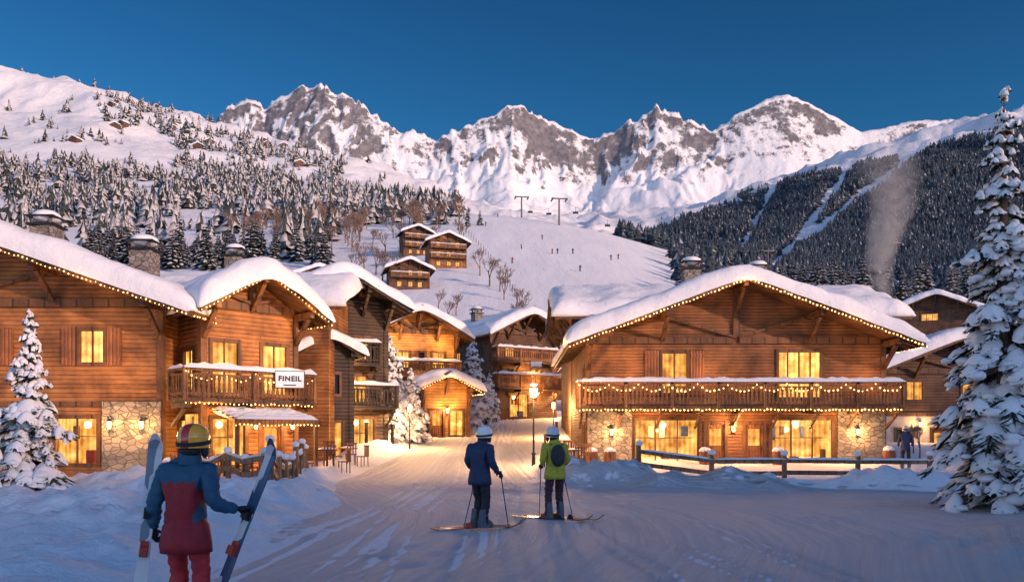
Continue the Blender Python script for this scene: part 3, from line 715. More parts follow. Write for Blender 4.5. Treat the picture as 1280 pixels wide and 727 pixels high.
# ------------------------------------------------------------- trees
def fir_parts(H,Rr,wh,per,det,seed,snowy=.9,tick=1.0):
    rnd=random.Random(seed); g=MB(); s=MB(); t=MB()
    t.cyl((0,0,-.3),(0,0,H*.55),H*.018+.03,H*.010+.015,8); t.cyl((0,0,H*.55),(0,0,H),H*.010+.015,.008,6)
    for w in range(wh):
        f=w/(wh-1); z=H*(.07+.91*f**.92)
        L=Rr*((1-f)**.78)*rnd.uniform(.75,1.12)+.06*Rr
        n=max(4,int(per*(1-.45*f)))
        a0=rnd.uniform(0,6.28)
        for k in range(n):
            a=a0+6.283*k/n+rnd.uniform(-.3,.3); l=L*rnd.uniform(.5,1.15); zz=z+rnd.uniform(-.03,.03)*H*(.6 if det==1 else 1.0)
            dr=l*(rnd.uniform(.32,.55) if det==1 else rnd.uniform(.50,.95))*(1-.5*f) - l*.15*f
            ca,sa=math.cos(a),math.sin(a)
            def P(q,side=0,up=0):
                r=l*q; zq=zz+l*.14*math.sin(q*3)-dr*q**1.4+ (l*.12*max(0,q-.7)/.3)
                return (ca*r-sa*side,sa*r+ca*side,zq+up)
            if det==1:
                ww=l*.30+.02*H*.3
                g.add([P(0),P(.45,ww,-.06*l),P(1.0),P(.45,-ww,-.06*l),P(.5,0,.05*l)],[(0,3,4),(0,4,1),(4,3,2),(1,4,2)])
                g.add([P(.2,0,-.02),P(.6,ww*.8,-.22*l),P(.98,0,-.16*l),P(.6,-ww*.8,-.22*l)],[(0,1,2,3)])
                if rnd.random()<snowy:
                    ws=ww*rnd.uniform(.45,.8); s.add([P(.12,0,.03),P(.5,ws,.0),P(.97,0,.03),P(.5,-ws,.0),P(.52,0,.12*l+.03)],[(0,3,4),(0,4,1),(4,3,2),(1,4,2)])
            else:
                g.cyl(P(0),P(.5),.012+.006*l,.008,4,cap=False); g.cyl(P(.5),P(1),.008,.004,4,cap=False)
                ns=max(4,int(l/.065))
                for i in range(ns):
                    q=.12+.9*i/ns
                    tw=l*.36*(1-.55*abs(q-.45)*1.6)*rnd.uniform(.6,1.2)+.06
                    for sd in (-1,1,0,0):
                        p=Vector(P(q))
                        ang=a+sd*rnd.uniform(.6,1.1); d=Vector((math.cos(ang),math.sin(ang),rnd.uniform(-.75,-.2) if sd else rnd.uniform(-1.6,-.8))).normalized()
                        ln=tw if sd else tw*.7
                        wv=Vector((-d.y,d.x,0)).normalized()*rnd.uniform(.014,.026); uz=Vector((0,0,.018))
                        e=p+d*ln; m=p+d*ln*.5
                        g.add([p,m+wv,e,m-wv],[(0,1,2,3)]); g.add([p,m+uz,e+Vector((0,0,-.02)),m-uz*2],[(0,1,2,3)])
                        if sd and rnd.random()<.5:
                            up=Vector((0,0,.018)); sw=wv*rnd.uniform(1.1,2.0)*tick
                            s.add([p.lerp(e,.2)+up,m+sw+up*.4,e+up,m-sw+up*.4,m+up*2.6*tick],[(0,1,4),(1,2,4),(2,3,4),(3,0,4)])
                        for h in range(2):
                            c=p+d*ln*rnd.uniform(.3,.9); dd=Vector((rnd.uniform(-1,1),rnd.uniform(-1,1),rnd.uniform(-.9,.2))).normalized()*rnd.uniform(.05,.12)
                            pv=dd.orthogonal().normalized()*.014
                            g.add([c-pv,c+pv,c+dd],[(0,1,2)])
                q=.16+rnd.random()*.15
                while q<.95:
                    q1=min(1.05,q+rnd.uniform(.25,.55)); nr=max(5,int((q1-q)*l/.06)); vs=[];fs=[]; K=9
                    bw=rnd.uniform(.8,1.5)
                    for i in range(nr+1):
                        u=i/nr; qq=q+(q1-q)*u; e=math.sin(math.pi*min(.97,max(.03,u)))**.5
                        wd=(l*.12*(1-.5*abs(qq-.6))+.035)*e*bw*rnd.uniform(.85,1.15)*tick; hg=(.045+.06*l)*e*bw*rnd.uniform(.8,1.2)*tick; of=rnd.uniform(-.015,.015)*l
                        for j in range(K):
                            gg=math.pi*j/(K-1); vs.append(P(qq,of+math.cos(gg)*wd,math.sin(gg)**.7*hg-abs(math.cos(gg))*wd*.5))
                    for i in range(nr):
                        for j in range(K-1): fs.append((i*K+j,i*K+j+1,(i+1)*K+j+1,(i+1)*K+j))
                    s.add(vs,fs); q=q1+rnd.uniform(.05,.22)
                random.seed(rnd.random())
                for i in range(max(1,int(l/.25))):
                    if rnd.random()<.6:
                        sd2=rnd.choice((-1,1))*l*rnd.uniform(.10,.28); r=(.04+.05*l)*rnd.uniform(.6,1.25)*tick**.5; s.ball(P(rnd.uniform(.35,.98),sd2,-.04),r,0,8,6,(1.3,1.3,.7),.16)
    return t,g,s
def big_fir(label,x,y,H,Rr,wh,per,seed,rot=0,group=None,tick=1.0):
    E=empty('fir_tree',label,'fir tree',(x,y,TZ(x,y)),rot,group)
    t,g,s=fir_parts(H,Rr,wh,per,2,seed,.9,tick)
    t.done('trunk',[BARK],E); c=g.done('crown',[GREEN],E); s.done('crown_snow',[TSNOW],c,True)
    return E
big_fir('tall fir tree heavily laden with snow',10.75,17.4,9.1,1.42,28,9,5,tick=1.4)
big_fir('young fir tree with thick snow clumps',-13.2,21.8,5.0,1.12,17,9,9,tick=1.6)
m1=big_fir('snowy fir beside dark chalet',-6.9,45.0,5.9,1.6,18,10,21,0,'snowy firs beside village street',1.9)
for (x,y,s,l) in ((-5.7,45.0,.7,'small snowy fir near lit cottage'),(-3.0,60.5,1.1,'snowy fir behind lit porch cottage'),(-1.8,63,.65,'small snowy fir by the street'),(-6.3,43.3,.5,'small snowy fir beside dark chalet'),(18.6,31.5,.4,'low snowy conifer beside timber chalet')):
    copytree(m1,(x,y,TZ(x,y)),random.uniform(0,6),s,label=l)
templ=[]
for i in range(4):
    t,g,s=fir_parts(12,2.8,15,8,1,100+i,.95)
    mb=MB(); mb.add(t.v,t.f,0); mb.add(g.v,g.f,1); mb.add(s.v,s.f,2)
    templ.append(rawmesh('fir_tree',mb.v,mb.f,[BARK,GREEN,SNOW],mb.m,True))
def far_t(seed,sn):
    r=np.random.default_rng(seed); v=[];f=[];m=[]
    T=6
    for t in range(T):
        z0=.05+.15*t; z1=z0+.27; rad=.20*(1-t/(T+.4))*(.8+.4*r.random()); n=8; k=len(v); ox,oy=(r.random(2)-.5)*.03
        v.append((ox,oy,min(1,z1)))
        for i in range(n):
            a=6.283*(i+r.random()*.6)/n; q=rad*(.5 if i%2 else 1.1)*(.7+.6*r.random()); v.append((ox+q*math.cos(a),oy+q*math.sin(a),z0+(.04 if i%2 else -.02)-.03*r.random()))
        for i in range(n): f.append((k,k+1+i,k+1+(i+1)%n)); m.append(1 if r.random()<sn else 0)
    return np.array(v),np.array(f),np.array(m)
BT={'frost':[far_t(i,.60) for i in range(6)],'dark':[far_t(10+i,.08) for i in range(6)]}
def pl(p,pts): return np.interp(p,[a for a,b in pts],[b for a,b in pts])
N=200000
cu=rng.uniform(-.74,.74,N); cy=np.exp(rng.uniform(math.log(140),math.log(1900),N)); cx=cu*cy
cz=tz(cx,cy); cpx=640+cu*F; cpy=540-(cz-EYE)/cy*F
nz=fbm(cx/70,cy/90,4,200); nz2=fbm(cx/34,cy/55,3,220)
dens=np.zeros(N)
Lm=(cpx<600)
ftop=pl(cpx,[(0,205),(100,212),(200,205),(300,212),(400,226),(470,242),(560,254),(600,264)])
dens=np.where(Lm&(cpy>ftop+nz*50)&(cpy<345)&(cpx<430-(cpy-290).clip(0)*.5),np.clip(.95-np.clip(nz2+.08,0,1)*6,0.02,1),dens)
dens=np.where(Lm&(cpx>=400)&(cpy>ftop+nz*14)&(cpy<282)&(cpx<575),.45,dens)
band=pl(cpx,[(0,118),(120,120),(200,142),(300,172),(400,203)])
dens=np.where(Lm&(np.abs(cpy-band-14)<16+nz*16)&(cpx>120)&(cpx<430),.5,dens)
dens=np.where(Lm&(cpy<ftop)&(cpy>110)&(nz>.2)&(cpx<420),np.maximum(dens,.4),dens)
dens=np.where(Lm&(cpy<ftop)&(cpy>85)&(dens<.1),.015,dens)
rt=pl(cpx,[(760,300),(800,292),(870,272),(950,240),(1050,212),(1150,190),(1280,160)])
Rm=cpx>770
run=(np.abs(cpx-(1150-(cpy-190)*1.3))<11+12*nz)|(np.abs(cpx-(1060-(cpy-215)*.7))<8+9*nz)|(np.abs(cpx-(960-(cpy-250)*.5))<5+8*nz)
dens=np.where(Rm&(cpy>rt+nz*12)&(cpy<350)&(cy>420)&~run,np.clip((cpx-770)/130,.15,1),dens)
dens=np.where(Rm&(cpy>296)&(cy<=420)&(cy>200)&(cpx>840),.5,dens)
pick=rng.random(N)<dens*np.where(cy<420,.045,np.where(cpx>700,.8,.18))
ix=np.where(pick)[0]; ix=ix[np.argsort(cy[ix])]
nearix=ix[:270]; farix=ix[270:]
for k,i in enumerate(nearix):
    o=bpy.data.objects.new('fir_tree',templ[k%4]); sc=random.uniform(.45,1.25)
    o.location=(cx[i],cy[i],cz[i]-.2); o.rotation_euler=(0,0,random.uniform(0,6.28)); o.scale=(sc*1.15,sc*1.15,sc)
    link(o); tag(o,'snow dusted fir tree on hillside','fir tree','firs on the hillside')
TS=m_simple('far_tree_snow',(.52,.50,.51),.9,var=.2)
TS2=m_simple('shade_tinted_tree_snow',(.28,.31,.36),.9,var=.2)  # darker blue copy of the tree snow, slope shade put into its colour
def forest(name,label,idx,kind,mats):
    V_=[];F_=[];M_=[];off=0
    for i in idx:
        v,f,m=BT[kind][rng.integers(6)]
        if kind=='frost': h=(5+12*rng.random()**1.6)*(1+.25*(cy[i]>900)); wd=1.5
        else: h=(7+6*rng.random())*(1+.25*(cy[i]>900)); wd=1.75
        a=rng.uniform(0,6.28); hw=h*wd; c,s=math.cos(a)*hw,math.sin(a)*hw
        vv=np.empty_like(v); vv[:,0]=v[:,0]*c-v[:,1]*s+cx[i]; vv[:,1]=v[:,0]*s+v[:,1]*c+cy[i]; vv[:,2]=v[:,2]*h+cz[i]-.5
        V_.append(vv);F_.append(f+off);M_.append(m);off+=len(v)
    V_=np.concatenate(V_).astype(np.float32);F_=np.concatenate(F_).astype(np.int32);M_=np.concatenate(M_).astype(np.int32)
    me=bpy.data.meshes.new(name); me.vertices.add(len(V_)); me.vertices.foreach_set('co',V_.ravel()); me.loops.add(F_.size); me.loops.foreach_set('vertex_index',F_.ravel())
    me.polygons.add(len(F_)); me.polygons.foreach_set('loop_start',np.arange(0,F_.size,3,dtype=np.int32)); me.polygons.foreach_set('material_index',M_)
    for m in mats: me.materials.append(m)
    me.update(calc_edges=True); tag(obj(name,me),label,'forest',kind='stuff')
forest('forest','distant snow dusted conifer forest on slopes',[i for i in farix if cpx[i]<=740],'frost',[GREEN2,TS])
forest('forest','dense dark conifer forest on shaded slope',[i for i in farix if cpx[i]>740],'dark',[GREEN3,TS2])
def bare(seed,H):
    r=random.Random(seed); m=MB()
    def rec(p,d,l,rad,dep):
        e=p+d*l; m.cyl(p,e,rad,rad*.65,5 if dep<2 else 3,cap=False)
        if dep>=5: return
        for i in range(3):
            nd_=(d+Vector((r.uniform(-1,1),r.uniform(-1,1),r.uniform(-.2,.7)))*.72).normalized()
            rec(p.lerp(e,r.uniform(.6,1)),nd_,l*r.uniform(.6,.82),max(.035,rad*.6),dep+1)
    rec(Vector((0,0,-.3)),Vector((0,0,1)),H*.28,H*.02,0)
    return rawmesh('bare_tree',m.v,m.f,[FROST],None,True)
bt=[bare(i,10) for i in range(3)]
def put_bare(px,Y,s):
    x=U(px)*Y; o=obj('bare_tree',bt[random.randrange(3)],None,(x,Y,TZ(x,Y)),(0,0,random.uniform(0,6))); o.scale=(s,)*3
    tag(o,'leafless tree with frosted brown branches','tree','bare frosted trees')
for px,Y,s in ((478,190,1.3),(492,200,1),(612,190,1.1),(600,205,1.0),(625,185,.9),(655,150,.8),(645,160,.8),(470,205,1.1),(575,262,1.2),(560,150,.6),(690,140,.6),(630,175,.8),(668,145,.7),(548,160,.6),(570,155,.7),(440,200,1.1),(455,215,1.2),(1150,38,.24),(1142,40,.2),(730,39,.17)):
    put_bare(px,Y,s)
for i in range(75):
    put_bare(random.uniform(290,575),random.uniform(255,370),random.uniform(.9,1.7))
for px,Y,s in ((683,115,.5),(470,140,.6),(455,150,.7),(700,120,.45),(1000,240,1.0),(960,250,.9),(930,240,.8),(1030,230,1),(1115,120,.7),(1135,140,.8),(1215,110,.8),(1250,90,.75),(1190,140,1),(600,330,.6),(585,320,.7),(1080,150,.8),(1060,170,.9)):
    x=U(px)*Y; o=obj('fir_tree',templ[random.randrange(4)],None,(x,Y,TZ(x,Y)-.1),(0,0,random.random()*6)); o.scale=(s,)*3; tag(o,'snow dusted fir tree on hillside','fir tree','firs on the hillside')
# ------------------------------------------------------------- street furniture
def lamp_post(x,y):
    E=empty('street_lamp','black iron street lamp with lit lantern','street lamp',(x,y,TZ(x,y)),R(10))
    m=MB(); m.cyl((0,0,-.2),(0,0,.5),.11,.07,10); m.cyl((0,0,.5),(0,0,2.9),.05,.035,8); m.cyl((0,0,.48),(0,0,.56),.1,.1,10)
    m.cyl((-.28,0,2.75),(.28,0,2.75),.02,.02,6)
    m.done('post',[METAL],E)
    l=MB(); l.cyl((0,0,2.9),(0,0,2.98),.07,.13,6); l.cyl((0,0,3.40),(0,0,3.58),.22,.03,6)
    for i in range(6):
        a=i*math.pi/3; l.cyl((.125*math.cos(a),.125*math.sin(a),2.98),(.19*math.cos(a),.19*math.sin(a),3.40),.012,.012,4)
    o=l.done('lantern',[METAL],E); g=MB(); g.cyl((0,0,2.99),(0,0,3.39),.11,.17,6); g.done('lamp_glass',[LAMPG],o)
    sn=MB(); sn.ball((0,0,3.54),.18,0,8,5,(1,1,.5),.05); sn.done('snow_cap',[SNOW],o,True)
    plight('lamp_glow',(0,-.4,3.1),1100,(1,.52,.18),.15,E)
    return E
lp=lamp_post(.95,35)
copytree(lp,(2.6,50,TZ(2.6,50)),.4,.62)
copytree(lp,(-5.4,42,TZ(-5.4,42)),.4,.65)
copytree(lp,(4.6,68,TZ(4.6,68)),.4,.8)
def fence(label,pts,rails=(.45,.85),h=1.05,sp=2.1,group=None):
    p0=pts[0]; E=empty('wooden_fence',label,'fence',(p0[0],p0[1],0),0,group)
    rl=MB(); sn=MB(); k=0
    for a,b in zip(pts[:-1],pts[1:]):
        L=math.hypot(b[0]-a[0],b[1]-a[1]); n=max(1,round(L/sp)); pr=None
        for i in range(n+1):
            t=i/n; x=a[0]+(b[0]-a[0])*t; y=a[1]+(b[1]-a[1])*t; z=TZ(x,y)
            q=Vector((x-p0[0],y-p0[1],z))
            hh=h+random.uniform(-.05,.05)
            pm=MB(); pm.cyl(q+Vector((0,0,-.4)),q+Vector((random.uniform(-.03,.03),0,hh)),.09,.085,8); pm.done('fence_post',[W_POST],E)
            sn.ball(q+Vector((0,0,hh+.03)),.13,0,8,5,(1,1,.8),.08)
            if pr is not None:
                for r in rails:
                    off=Vector((0,-.1,r+random.uniform(-.02,.02))); rl.beam(pr+off,q+off,.07,.14); 
                off=Vector((0,-.1,rails[-1]+.07)); sn.snowstrip(pr+off,q+off,.10,.06)
            pr=q
    rl.done('fence_rail',[W_POST],E); sn.done('fence_snow',[SNOW],E,True)
    return E
fence('weathered timber rail fence capped with snow',[(4.2,26.3),(13.8,26.3)],(.36,.74),.98,2.4)
fence('snow capped timber post fence around terrace',[(-5.95,19.6),(-6.5,23.5),(-7.4,28.5)],(.35,.7),.95,1.25)
fence('timber terrace fence half buried in snow',[(-11.2,27.5),(-6.2,20.0)],(.35,.7),.8,1.8)
def bollard():
    E=empty('bollard','dark bollard capped with snow','bollard',(0,0,0),0,'snow capped bollards along the street')
    m=MB(); m.cyl((0,0,-.2),(0,0,.95),.09,.08,10); m.cyl((0,0,.95),(0,0,1.02),.11,.1,10); m.done('post',[METAL],E)
    s=MB(); s.ball((0,0,1.05),.13,0,8,5,(1,1,.7),.06); s.done('snow_cap',[SNOW],E,True); return E
bo=bollard(); bp=[(-7.4,40.5),(-6.3,42),(-5.9,44),(-5.2,49),(-4.2,56),(2.1,41),(2.3,45),(2.8,50)]
bo.location=(bp[0][0],bp[0][1],TZ(*bp[0]))
for p in bp[1:]: copytree(bo,(p[0],p[1],TZ(*p)))
def table():
    E=empty('cafe_table','round wooden cafe table dusted with snow','table',(0,0,0),0,'cafe tables on the terrace')
    m=MB(); m.cyl((0,0,.70),(0,0,.75),.42,.42,16); m.done('table_top',[W_DOOR],E)
    m=MB(); m.ball((0,0,.76),.36,0,12,6,(1,1,.18),.06); m.done('snow_cap',[SNOW],E,True)
    m=MB(); m.cyl((0,0,0),(0,0,.70),.04,.04,8); m.cyl((0,0,0),(0,0,.03),.24,.2,10); m.done('table_leg',[METAL],E); return E
def chair():
    E=empty('cafe_chair','wooden slat back cafe chair','chair',(0,0,0),0,'cafe chairs on the terrace')
    m=MB(); m.box(-.21,.21,-.2,.2,.43,.47); m.done('seat',[W_DOOR],E)
    m=MB()
    for i in range(4): m.box(-.2+i*.115,-.15+i*.115,.18,.21,.47,.9)
    m.box(-.22,.22,.175,.215,.88,.95); m.done('backrest',[W_DOOR],E)
    for sx in (-1,1):
        for sy in (-1,1):
            m=MB(); m.cyl((sx*.18,sy*.17,0),(sx*.17,sy*.16,.43),.02,.022,6); m.done('leg',[W_DOOR],E)
    return E
tb=table(); ch=chair(); first=[True,True]
for i,(x,y) in enumerate([(-9.8,27.2),(-8.6,28.2),(-11.2,28.4),(-7.2,31.0),(-7.1,34.5),(2.7,34.6),(2.4,36.8)]):
    z=TZ(x,y)
    if first[0]: tb.location=(x,y,z); first[0]=False
    else: copytree(tb,(x,y,z))
    for k in range(3):
        a=random.random()*.5+k*2.1+.5; cxx,cyy=x+.7*math.cos(a),y+.7*math.sin(a)
        if first[1]: ch.location=(cxx,cyy,TZ(cxx,cyy)); ch.rotation_euler=(0,0,a-math.pi/2); first[1]=False
        else: copytree(ch,(cxx,cyy,TZ(cxx,cyy)),a-math.pi/2)
def planter():
    E=empty('planter','wooden barrel planter heaped with snow','planter',(0,0,0),0,'snowy barrel planters')
    m=MB(); m.cyl((0,0,-.1),(0,0,.3),.24,.29,14); m.cyl((0,0,.3),(0,0,.6),.29,.25,14); m.done('barrel',[W_DOOR],E)
    m=MB(); m.ball((0,0,.62),.27,0,12,6,(1,1,.6),.08); m.done('snow_cap',[SNOW],E,True); return E
pt=planter(); pp_=[(3.6,35.9),(4.4,35.7),(8.7,35.9),(12.0,35.9),(17.0,35.9),(-12.4,28.9)]
pt.location=(pp_[0][0],pp_[0][1],TZ(*pp_[0]))
for p in pp_[1:]: copytree(pt,(p[0],p[1],TZ(*p)))
def awning():
    E=empty('awning','snow covered slatted awning with string lights','awning',(-9.3,30.35,0),a48)
    m=MB(); m.add([(-1.9,-1.2,2.2),(1.5,-1.2,2.2),(1.5,.9,2.65),(-1.9,.9,2.65),(-1.9,-1.2,2.12),(1.5,-1.2,2.12),(1.5,.9,2.57),(-1.9,.9,2.57)],[(0,1,2,3),(4,7,6,5),(0,4,5,1),(1,5,6,2),(2,6,7,3),(3,7,4,0)])
    m.box(-1.95,1.55,-1.27,-1.205,2.0,2.22); c=m.done('canopy',[W_RAIL],E)
    s=MB(); 
    for i in range(5): s.snowstrip((-1.85,-1.0+i*.42,2.23+i*.09),(1.45,-1.0+i*.42,2.23+i*.09),.6,.16)
    s.done('canopy_snow',[SNOW],c,True)
    for x in (-1.8,1.4):
        p=MB(); p.box(x-.06,x+.06,-1.15,-1.03,-.2,2.15); p.done('post',[W_BEAM],E)
    l=MB(); string_lights(l,[(-1.95,-1.3,2.02),(1.55,-1.3,2.02)],.15,.03); l.done('string_lights',[BULB],E)
    plight('awning_glow',(0,-.2,1.9),160,(1,.50,.17),.2,E)
awning()
def text(par,s,size,loc,mat,name='sign_lettering',rot=(math.pi/2,0,0)):
    cu_=bpy.data.curves.new(name,'FONT'); cu_.body=s; cu_.size=size; cu_.extrude=.006; cu_.offset=.013; cu_.space_character=1.16; cu_.align_x='CENTER'; cu_.align_y='CENTER'
    o=bpy.data.objects.new(name,cu_); link(o); dg=bpy.context.evaluated_depsgraph_get(); me=bpy.data.meshes.new_from_object(o.evaluated_get(dg))
    bpy.data.objects.remove(o); me.materials.clear(); me.materials.append(mat); n=obj(name,me,par,loc,rot); return n
def sign(label,loc,rot,w,h,txt,size,pw=9):
    E=empty('shop_sign',label,'sign',loc,rot)
    m=MB(); m.box(-w/2,w/2,0,.07,-h/2,h/2); m.done('sign_board',[WHITE],E)
    m=MB(); t=.03
    m.box(-w/2-t,w/2+t,-.012,.08,h/2,h/2+t); m.box(-w/2-t,w/2+t,-.012,.08,-h/2-t,-h/2); m.box(-w/2-t,-w/2,-.012,.08,-h/2,h/2); m.box(w/2,w/2+t,-.012,.08,-h/2,h/2); m.done('frame',[METAL],E)
    if txt: text(E,txt,size,(0,-.012,.03),INK)
    b=MB(); b.box(-w*.22,w*.22,-.008,-.001,-h*.38,-h*.31)
    b.done('underline',[INK],E)
    plight('sign_glow',(0,-.7,.3),pw,(1,.85,.7),.1,E)
sign('white shop sign with dark lettering on balcony',(-8.55,30.65,3.78),R(20),1.06,.62,'FINEIL',.27,14)
sign('small white sign on brown chalet balcony',(1.95,64.2,7.25),R(33),1.1,.42,None,.6,3)
# chairlift
def pylon(x,y,h,label):
    E=empty('lift_pylon',label,'ski lift pylon',(x,y,TZ(x,y)),R(8),'ski lift pylons on the crest')
    m=MB(); m.cyl((0,0,-1),(0,0,h),.5,.38,8); m.done('mast',[GREYM],E)
    m=MB(); m.box(-3.8,3.8,-.3,.3,h,h+.5); m.done('crossarm',[GREYM],E)
    for s in (-1,1):
        m=MB(); m.box(s*3.4-.3,s*3.4+.3,-2.4,2.4,h-.6,h-.1); m.done('sheave_train',[METAL],E)
    return E
PYL=[(U(699)*380,380,12.5),(U(652)*430,430,11),(U(960)*420,420,12),(U(1120)*520,520,18)]
for p in PYL: pylon(*p,'grey ski lift pylon with wide dark crossarm')
def cable(a,b,label):
    m=MB(); 
    A=Vector(a);B=Vector(b); n=14; pr=None
    for i in range(n+1):
        t=i/n; p=A.lerp(B,t)-Vector((0,0,4*t*(1-t)*6)); 
        if pr is not None: m.cyl(pr,p,.06,.06,4,cap=False)
        pr=p
    o=m.done('lift_cable',[METAL]); tag(o,label,'cable'); return A,B
tops=[Vector((x,y,TZ(x,y)+h-.2)) for x,y,h in PYL]
def chairlift_chair():
    E=empty('lift_chair','hanging ski lift chair on cable','ski lift chair',(0,0,0),0,'ski lift chairs')
    m=MB(); m.cyl((0,0,0),(0,0,-2.4),.08,.08,5); m.done('hanger',[METAL],E)
    m=MB(); m.box(-1.3,1.3,-.3,.3,-3.2,-3.0); m.done('seat',[METAL],E)
    m=MB(); m.box(-1.3,1.3,.2,.32,-3.0,-2.2); m.done('backrest',[METAL],E); return E
lc=chairlift_chair(); fst=True
for a,b,n in ((tops[1],tops[0],2),(tops[0],tops[2],7),(tops[2],tops[3],4)):
    cable(a,b,'thin steel ski lift cable')
    for i in range(n):
        t=(i+.5)/n; p=a.lerp(b,t)-Vector((0,0,4*t*(1-t)*6))
        if fst: lc.location=p; fst=False
        else: copytree(lc,p)
pm=MB(); pm.cyl((0,0,-.3),(0,0,1.6),.09,.09,5); pme=rawmesh('piste_marker',pm.v,pm.f,[METAL])
for i in range(30):
    t=i/29; Y=300-t*165; px=580+t*88; x=U(px)*Y; o=obj('piste_marker',pme,None,(x,Y,TZ(x,Y))); tag(o,'dark piste marker pole in snow','marker pole','piste marker poles')
def smoke():
    m=bpy.data.materials.new('chimney_smoke'); m.use_nodes=True; nt=m.node_tree; nt.nodes.clear()
    out=nt.nodes.new('ShaderNodeOutputMaterial'); pv=nt.nodes.new('ShaderNodeVolumePrincipled')
    tc=nd(nt,'ShaderNodeTexCoord'); n=nd(nt,'ShaderNodeTexNoise',{'Vector':tc.outputs['Object'],'Scale':.6,'Detail':4.0,'Roughness':.55,'Distortion':1.6})
    sp=nd(nt,'ShaderNodeSeparateXYZ',{0:tc.outputs['Object']})
    h=mth(nt,'MULTIPLY',mth(nt,'ADD',sp.outputs[2],5.6),1/11.2)
    ax=mth(nt,'MULTIPLY',mth(nt,'SINE',mth(nt,'MULTIPLY',sp.outputs[2],.6)),.6)
    dx=mth(nt,'SUBTRACT',sp.outputs[0],ax)
    r2=mth(nt,'SQRT',mth(nt,'ADD',mth(nt,'MULTIPLY',dx,dx),mth(nt,'MULTIPLY',sp.outputs[1],sp.outputs[1])))
    wd=mth(nt,'ADD',mth(nt,'MULTIPLY',h,2.1),.35)
    fall=mth(nt,'SUBTRACT',1.0,mth(nt,'DIVIDE',r2,wd),clamp=True)
    endf=mth(nt,'MULTIPLY',rampf(nt,h,1.0,.45),rampf(nt,h,0.0,.08))
    d=mth(nt,'MULTIPLY',mth(nt,'MULTIPLY',mth(nt,'MULTIPLY',rampf(nt,n.outputs[0],.34,.60),fall),endf),1.7)
    nt.links.new(d,pv.inputs['Density']); pv.inputs['Color'].default_value=(1,1,1,1); pv.inputs['Anisotropy'].default_value=-.3
    nt.links.new(pv.outputs[0],out.inputs['Volume'])
    b=MB(); b.cyl((0,0,-5.6),(0,0,5.6),1.6,3.2,20); o=b.done('smoke',[m],None,False,(24.7,52.5,15.0),(0,R(-4),0)); tag(o,'pale smoke rising from a snowy chimney','smoke',kind='stuff')
smoke()
# ------------------------------------------------------------- people
CL={k:m_simple(k,c,.7,var=.18,scale=14,bumpd=.01) for k,c in {
 'navy_jacket':(.018,.032,.085),'black_trousers':(.014,.014,.018),'lime_jacket':(.46,.42,.04),'maroon_trousers':(.06,.018,.024),'teal_jacket':(.014,.085,.15),
 'maroon_jacket':(.30,.012,.02),'red_trousers':(.46,.025,.03),'black_glove':(.012,.012,.014),'grey_boot':(.10,.11,.13),'dark_pack':(.03,.03,.035),'skin_tone':(.45,.25,.17)}.items()}
SHELL_W=m_simple('white_helmet_shell',(.80,.80,.82),.25,var=.05); SHELL_G=m_simple('pale_grey_helmet_shell',(.58,.58,.60),.25); STR_R=m_simple('red_band',(.5,.03,.02),.3,var=.05)
def m_helm():
    m,nt,b=newmat('yellow_red_helmet_shell'); sp=nd(nt,'ShaderNodeSeparateXYZ',{0:nd(nt,'ShaderNodeTexCoord').outputs['Object']})
    k=mth(nt,'ABSOLUTE',mth(nt,'SUBTRACT',sp.outputs[0],.05)); c=mixc(nt,mth(nt,'LESS_THAN',k,.035),(.85,.40,.02),(.50,.025,.02))
    nt.links.new(c,b.inputs['Base Color']); b.inputs['Roughness'].default_value=.12; b.inputs['Coat Weight'].default_value=.6; return m
SHELL_O=m_helm()
LENS=m_simple('goggle_lens',(.08,.05,.02),.05,.6)
def skinned(name,verts,edges,rad,mats,pickf,parent,root=0,sub=2):
    me=bpy.data.meshes.new(name); me.from_pydata(verts,edges,[]); o=bpy.data.objects.new(name,me); link(o)
    sk=o.modifiers.new('Skin','SKIN'); 
    for i,r in enumerate(rad):
        me.skin_vertices[0].data[i].radius=(r,r) if not isinstance(r,tuple) else r
        me.skin_vertices[0].data[i].use_root=(i==root)
    sk.use_smooth_shade=True
    ss=o.modifiers.new('Sub','SUBSURF'); ss.levels=sub; ss.render_levels=sub
    dg=bpy.context.evaluated_depsgraph_get(); dg.update(); m2=bpy.data.meshes.new_from_object(o.evaluated_get(dg)); m2.name=name
    bpy.data.objects.remove(o); m2.materials.clear()
    for m in mats: m2.materials.append(m)
    for p in m2.polygons: p.material_index=pickf(p.center); p.use_smooth=True
    nrm=[v.normal.copy() for v in m2.vertices]
    if len(m2.vertices)>700:
        co=np.array([v.co[:] for v in m2.vertices]); k=.020*fbm(co[:,0]/.13+co[:,1]/.13,co[:,2]/.05+co[:,0]*3,3,17)
        for v,nn_,kk in zip(m2.vertices,nrm,k): v.co+=nn_*float(kk)
    return obj(name,m2,parent)
def seg_d(p,a,b):
    a=Vector(a);b=Vector(b);t=max(0,min(1,(p-a).dot(b-a)/max((b-a).length_squared,1e-9))); return (p-(a+(b-a)*t)).length
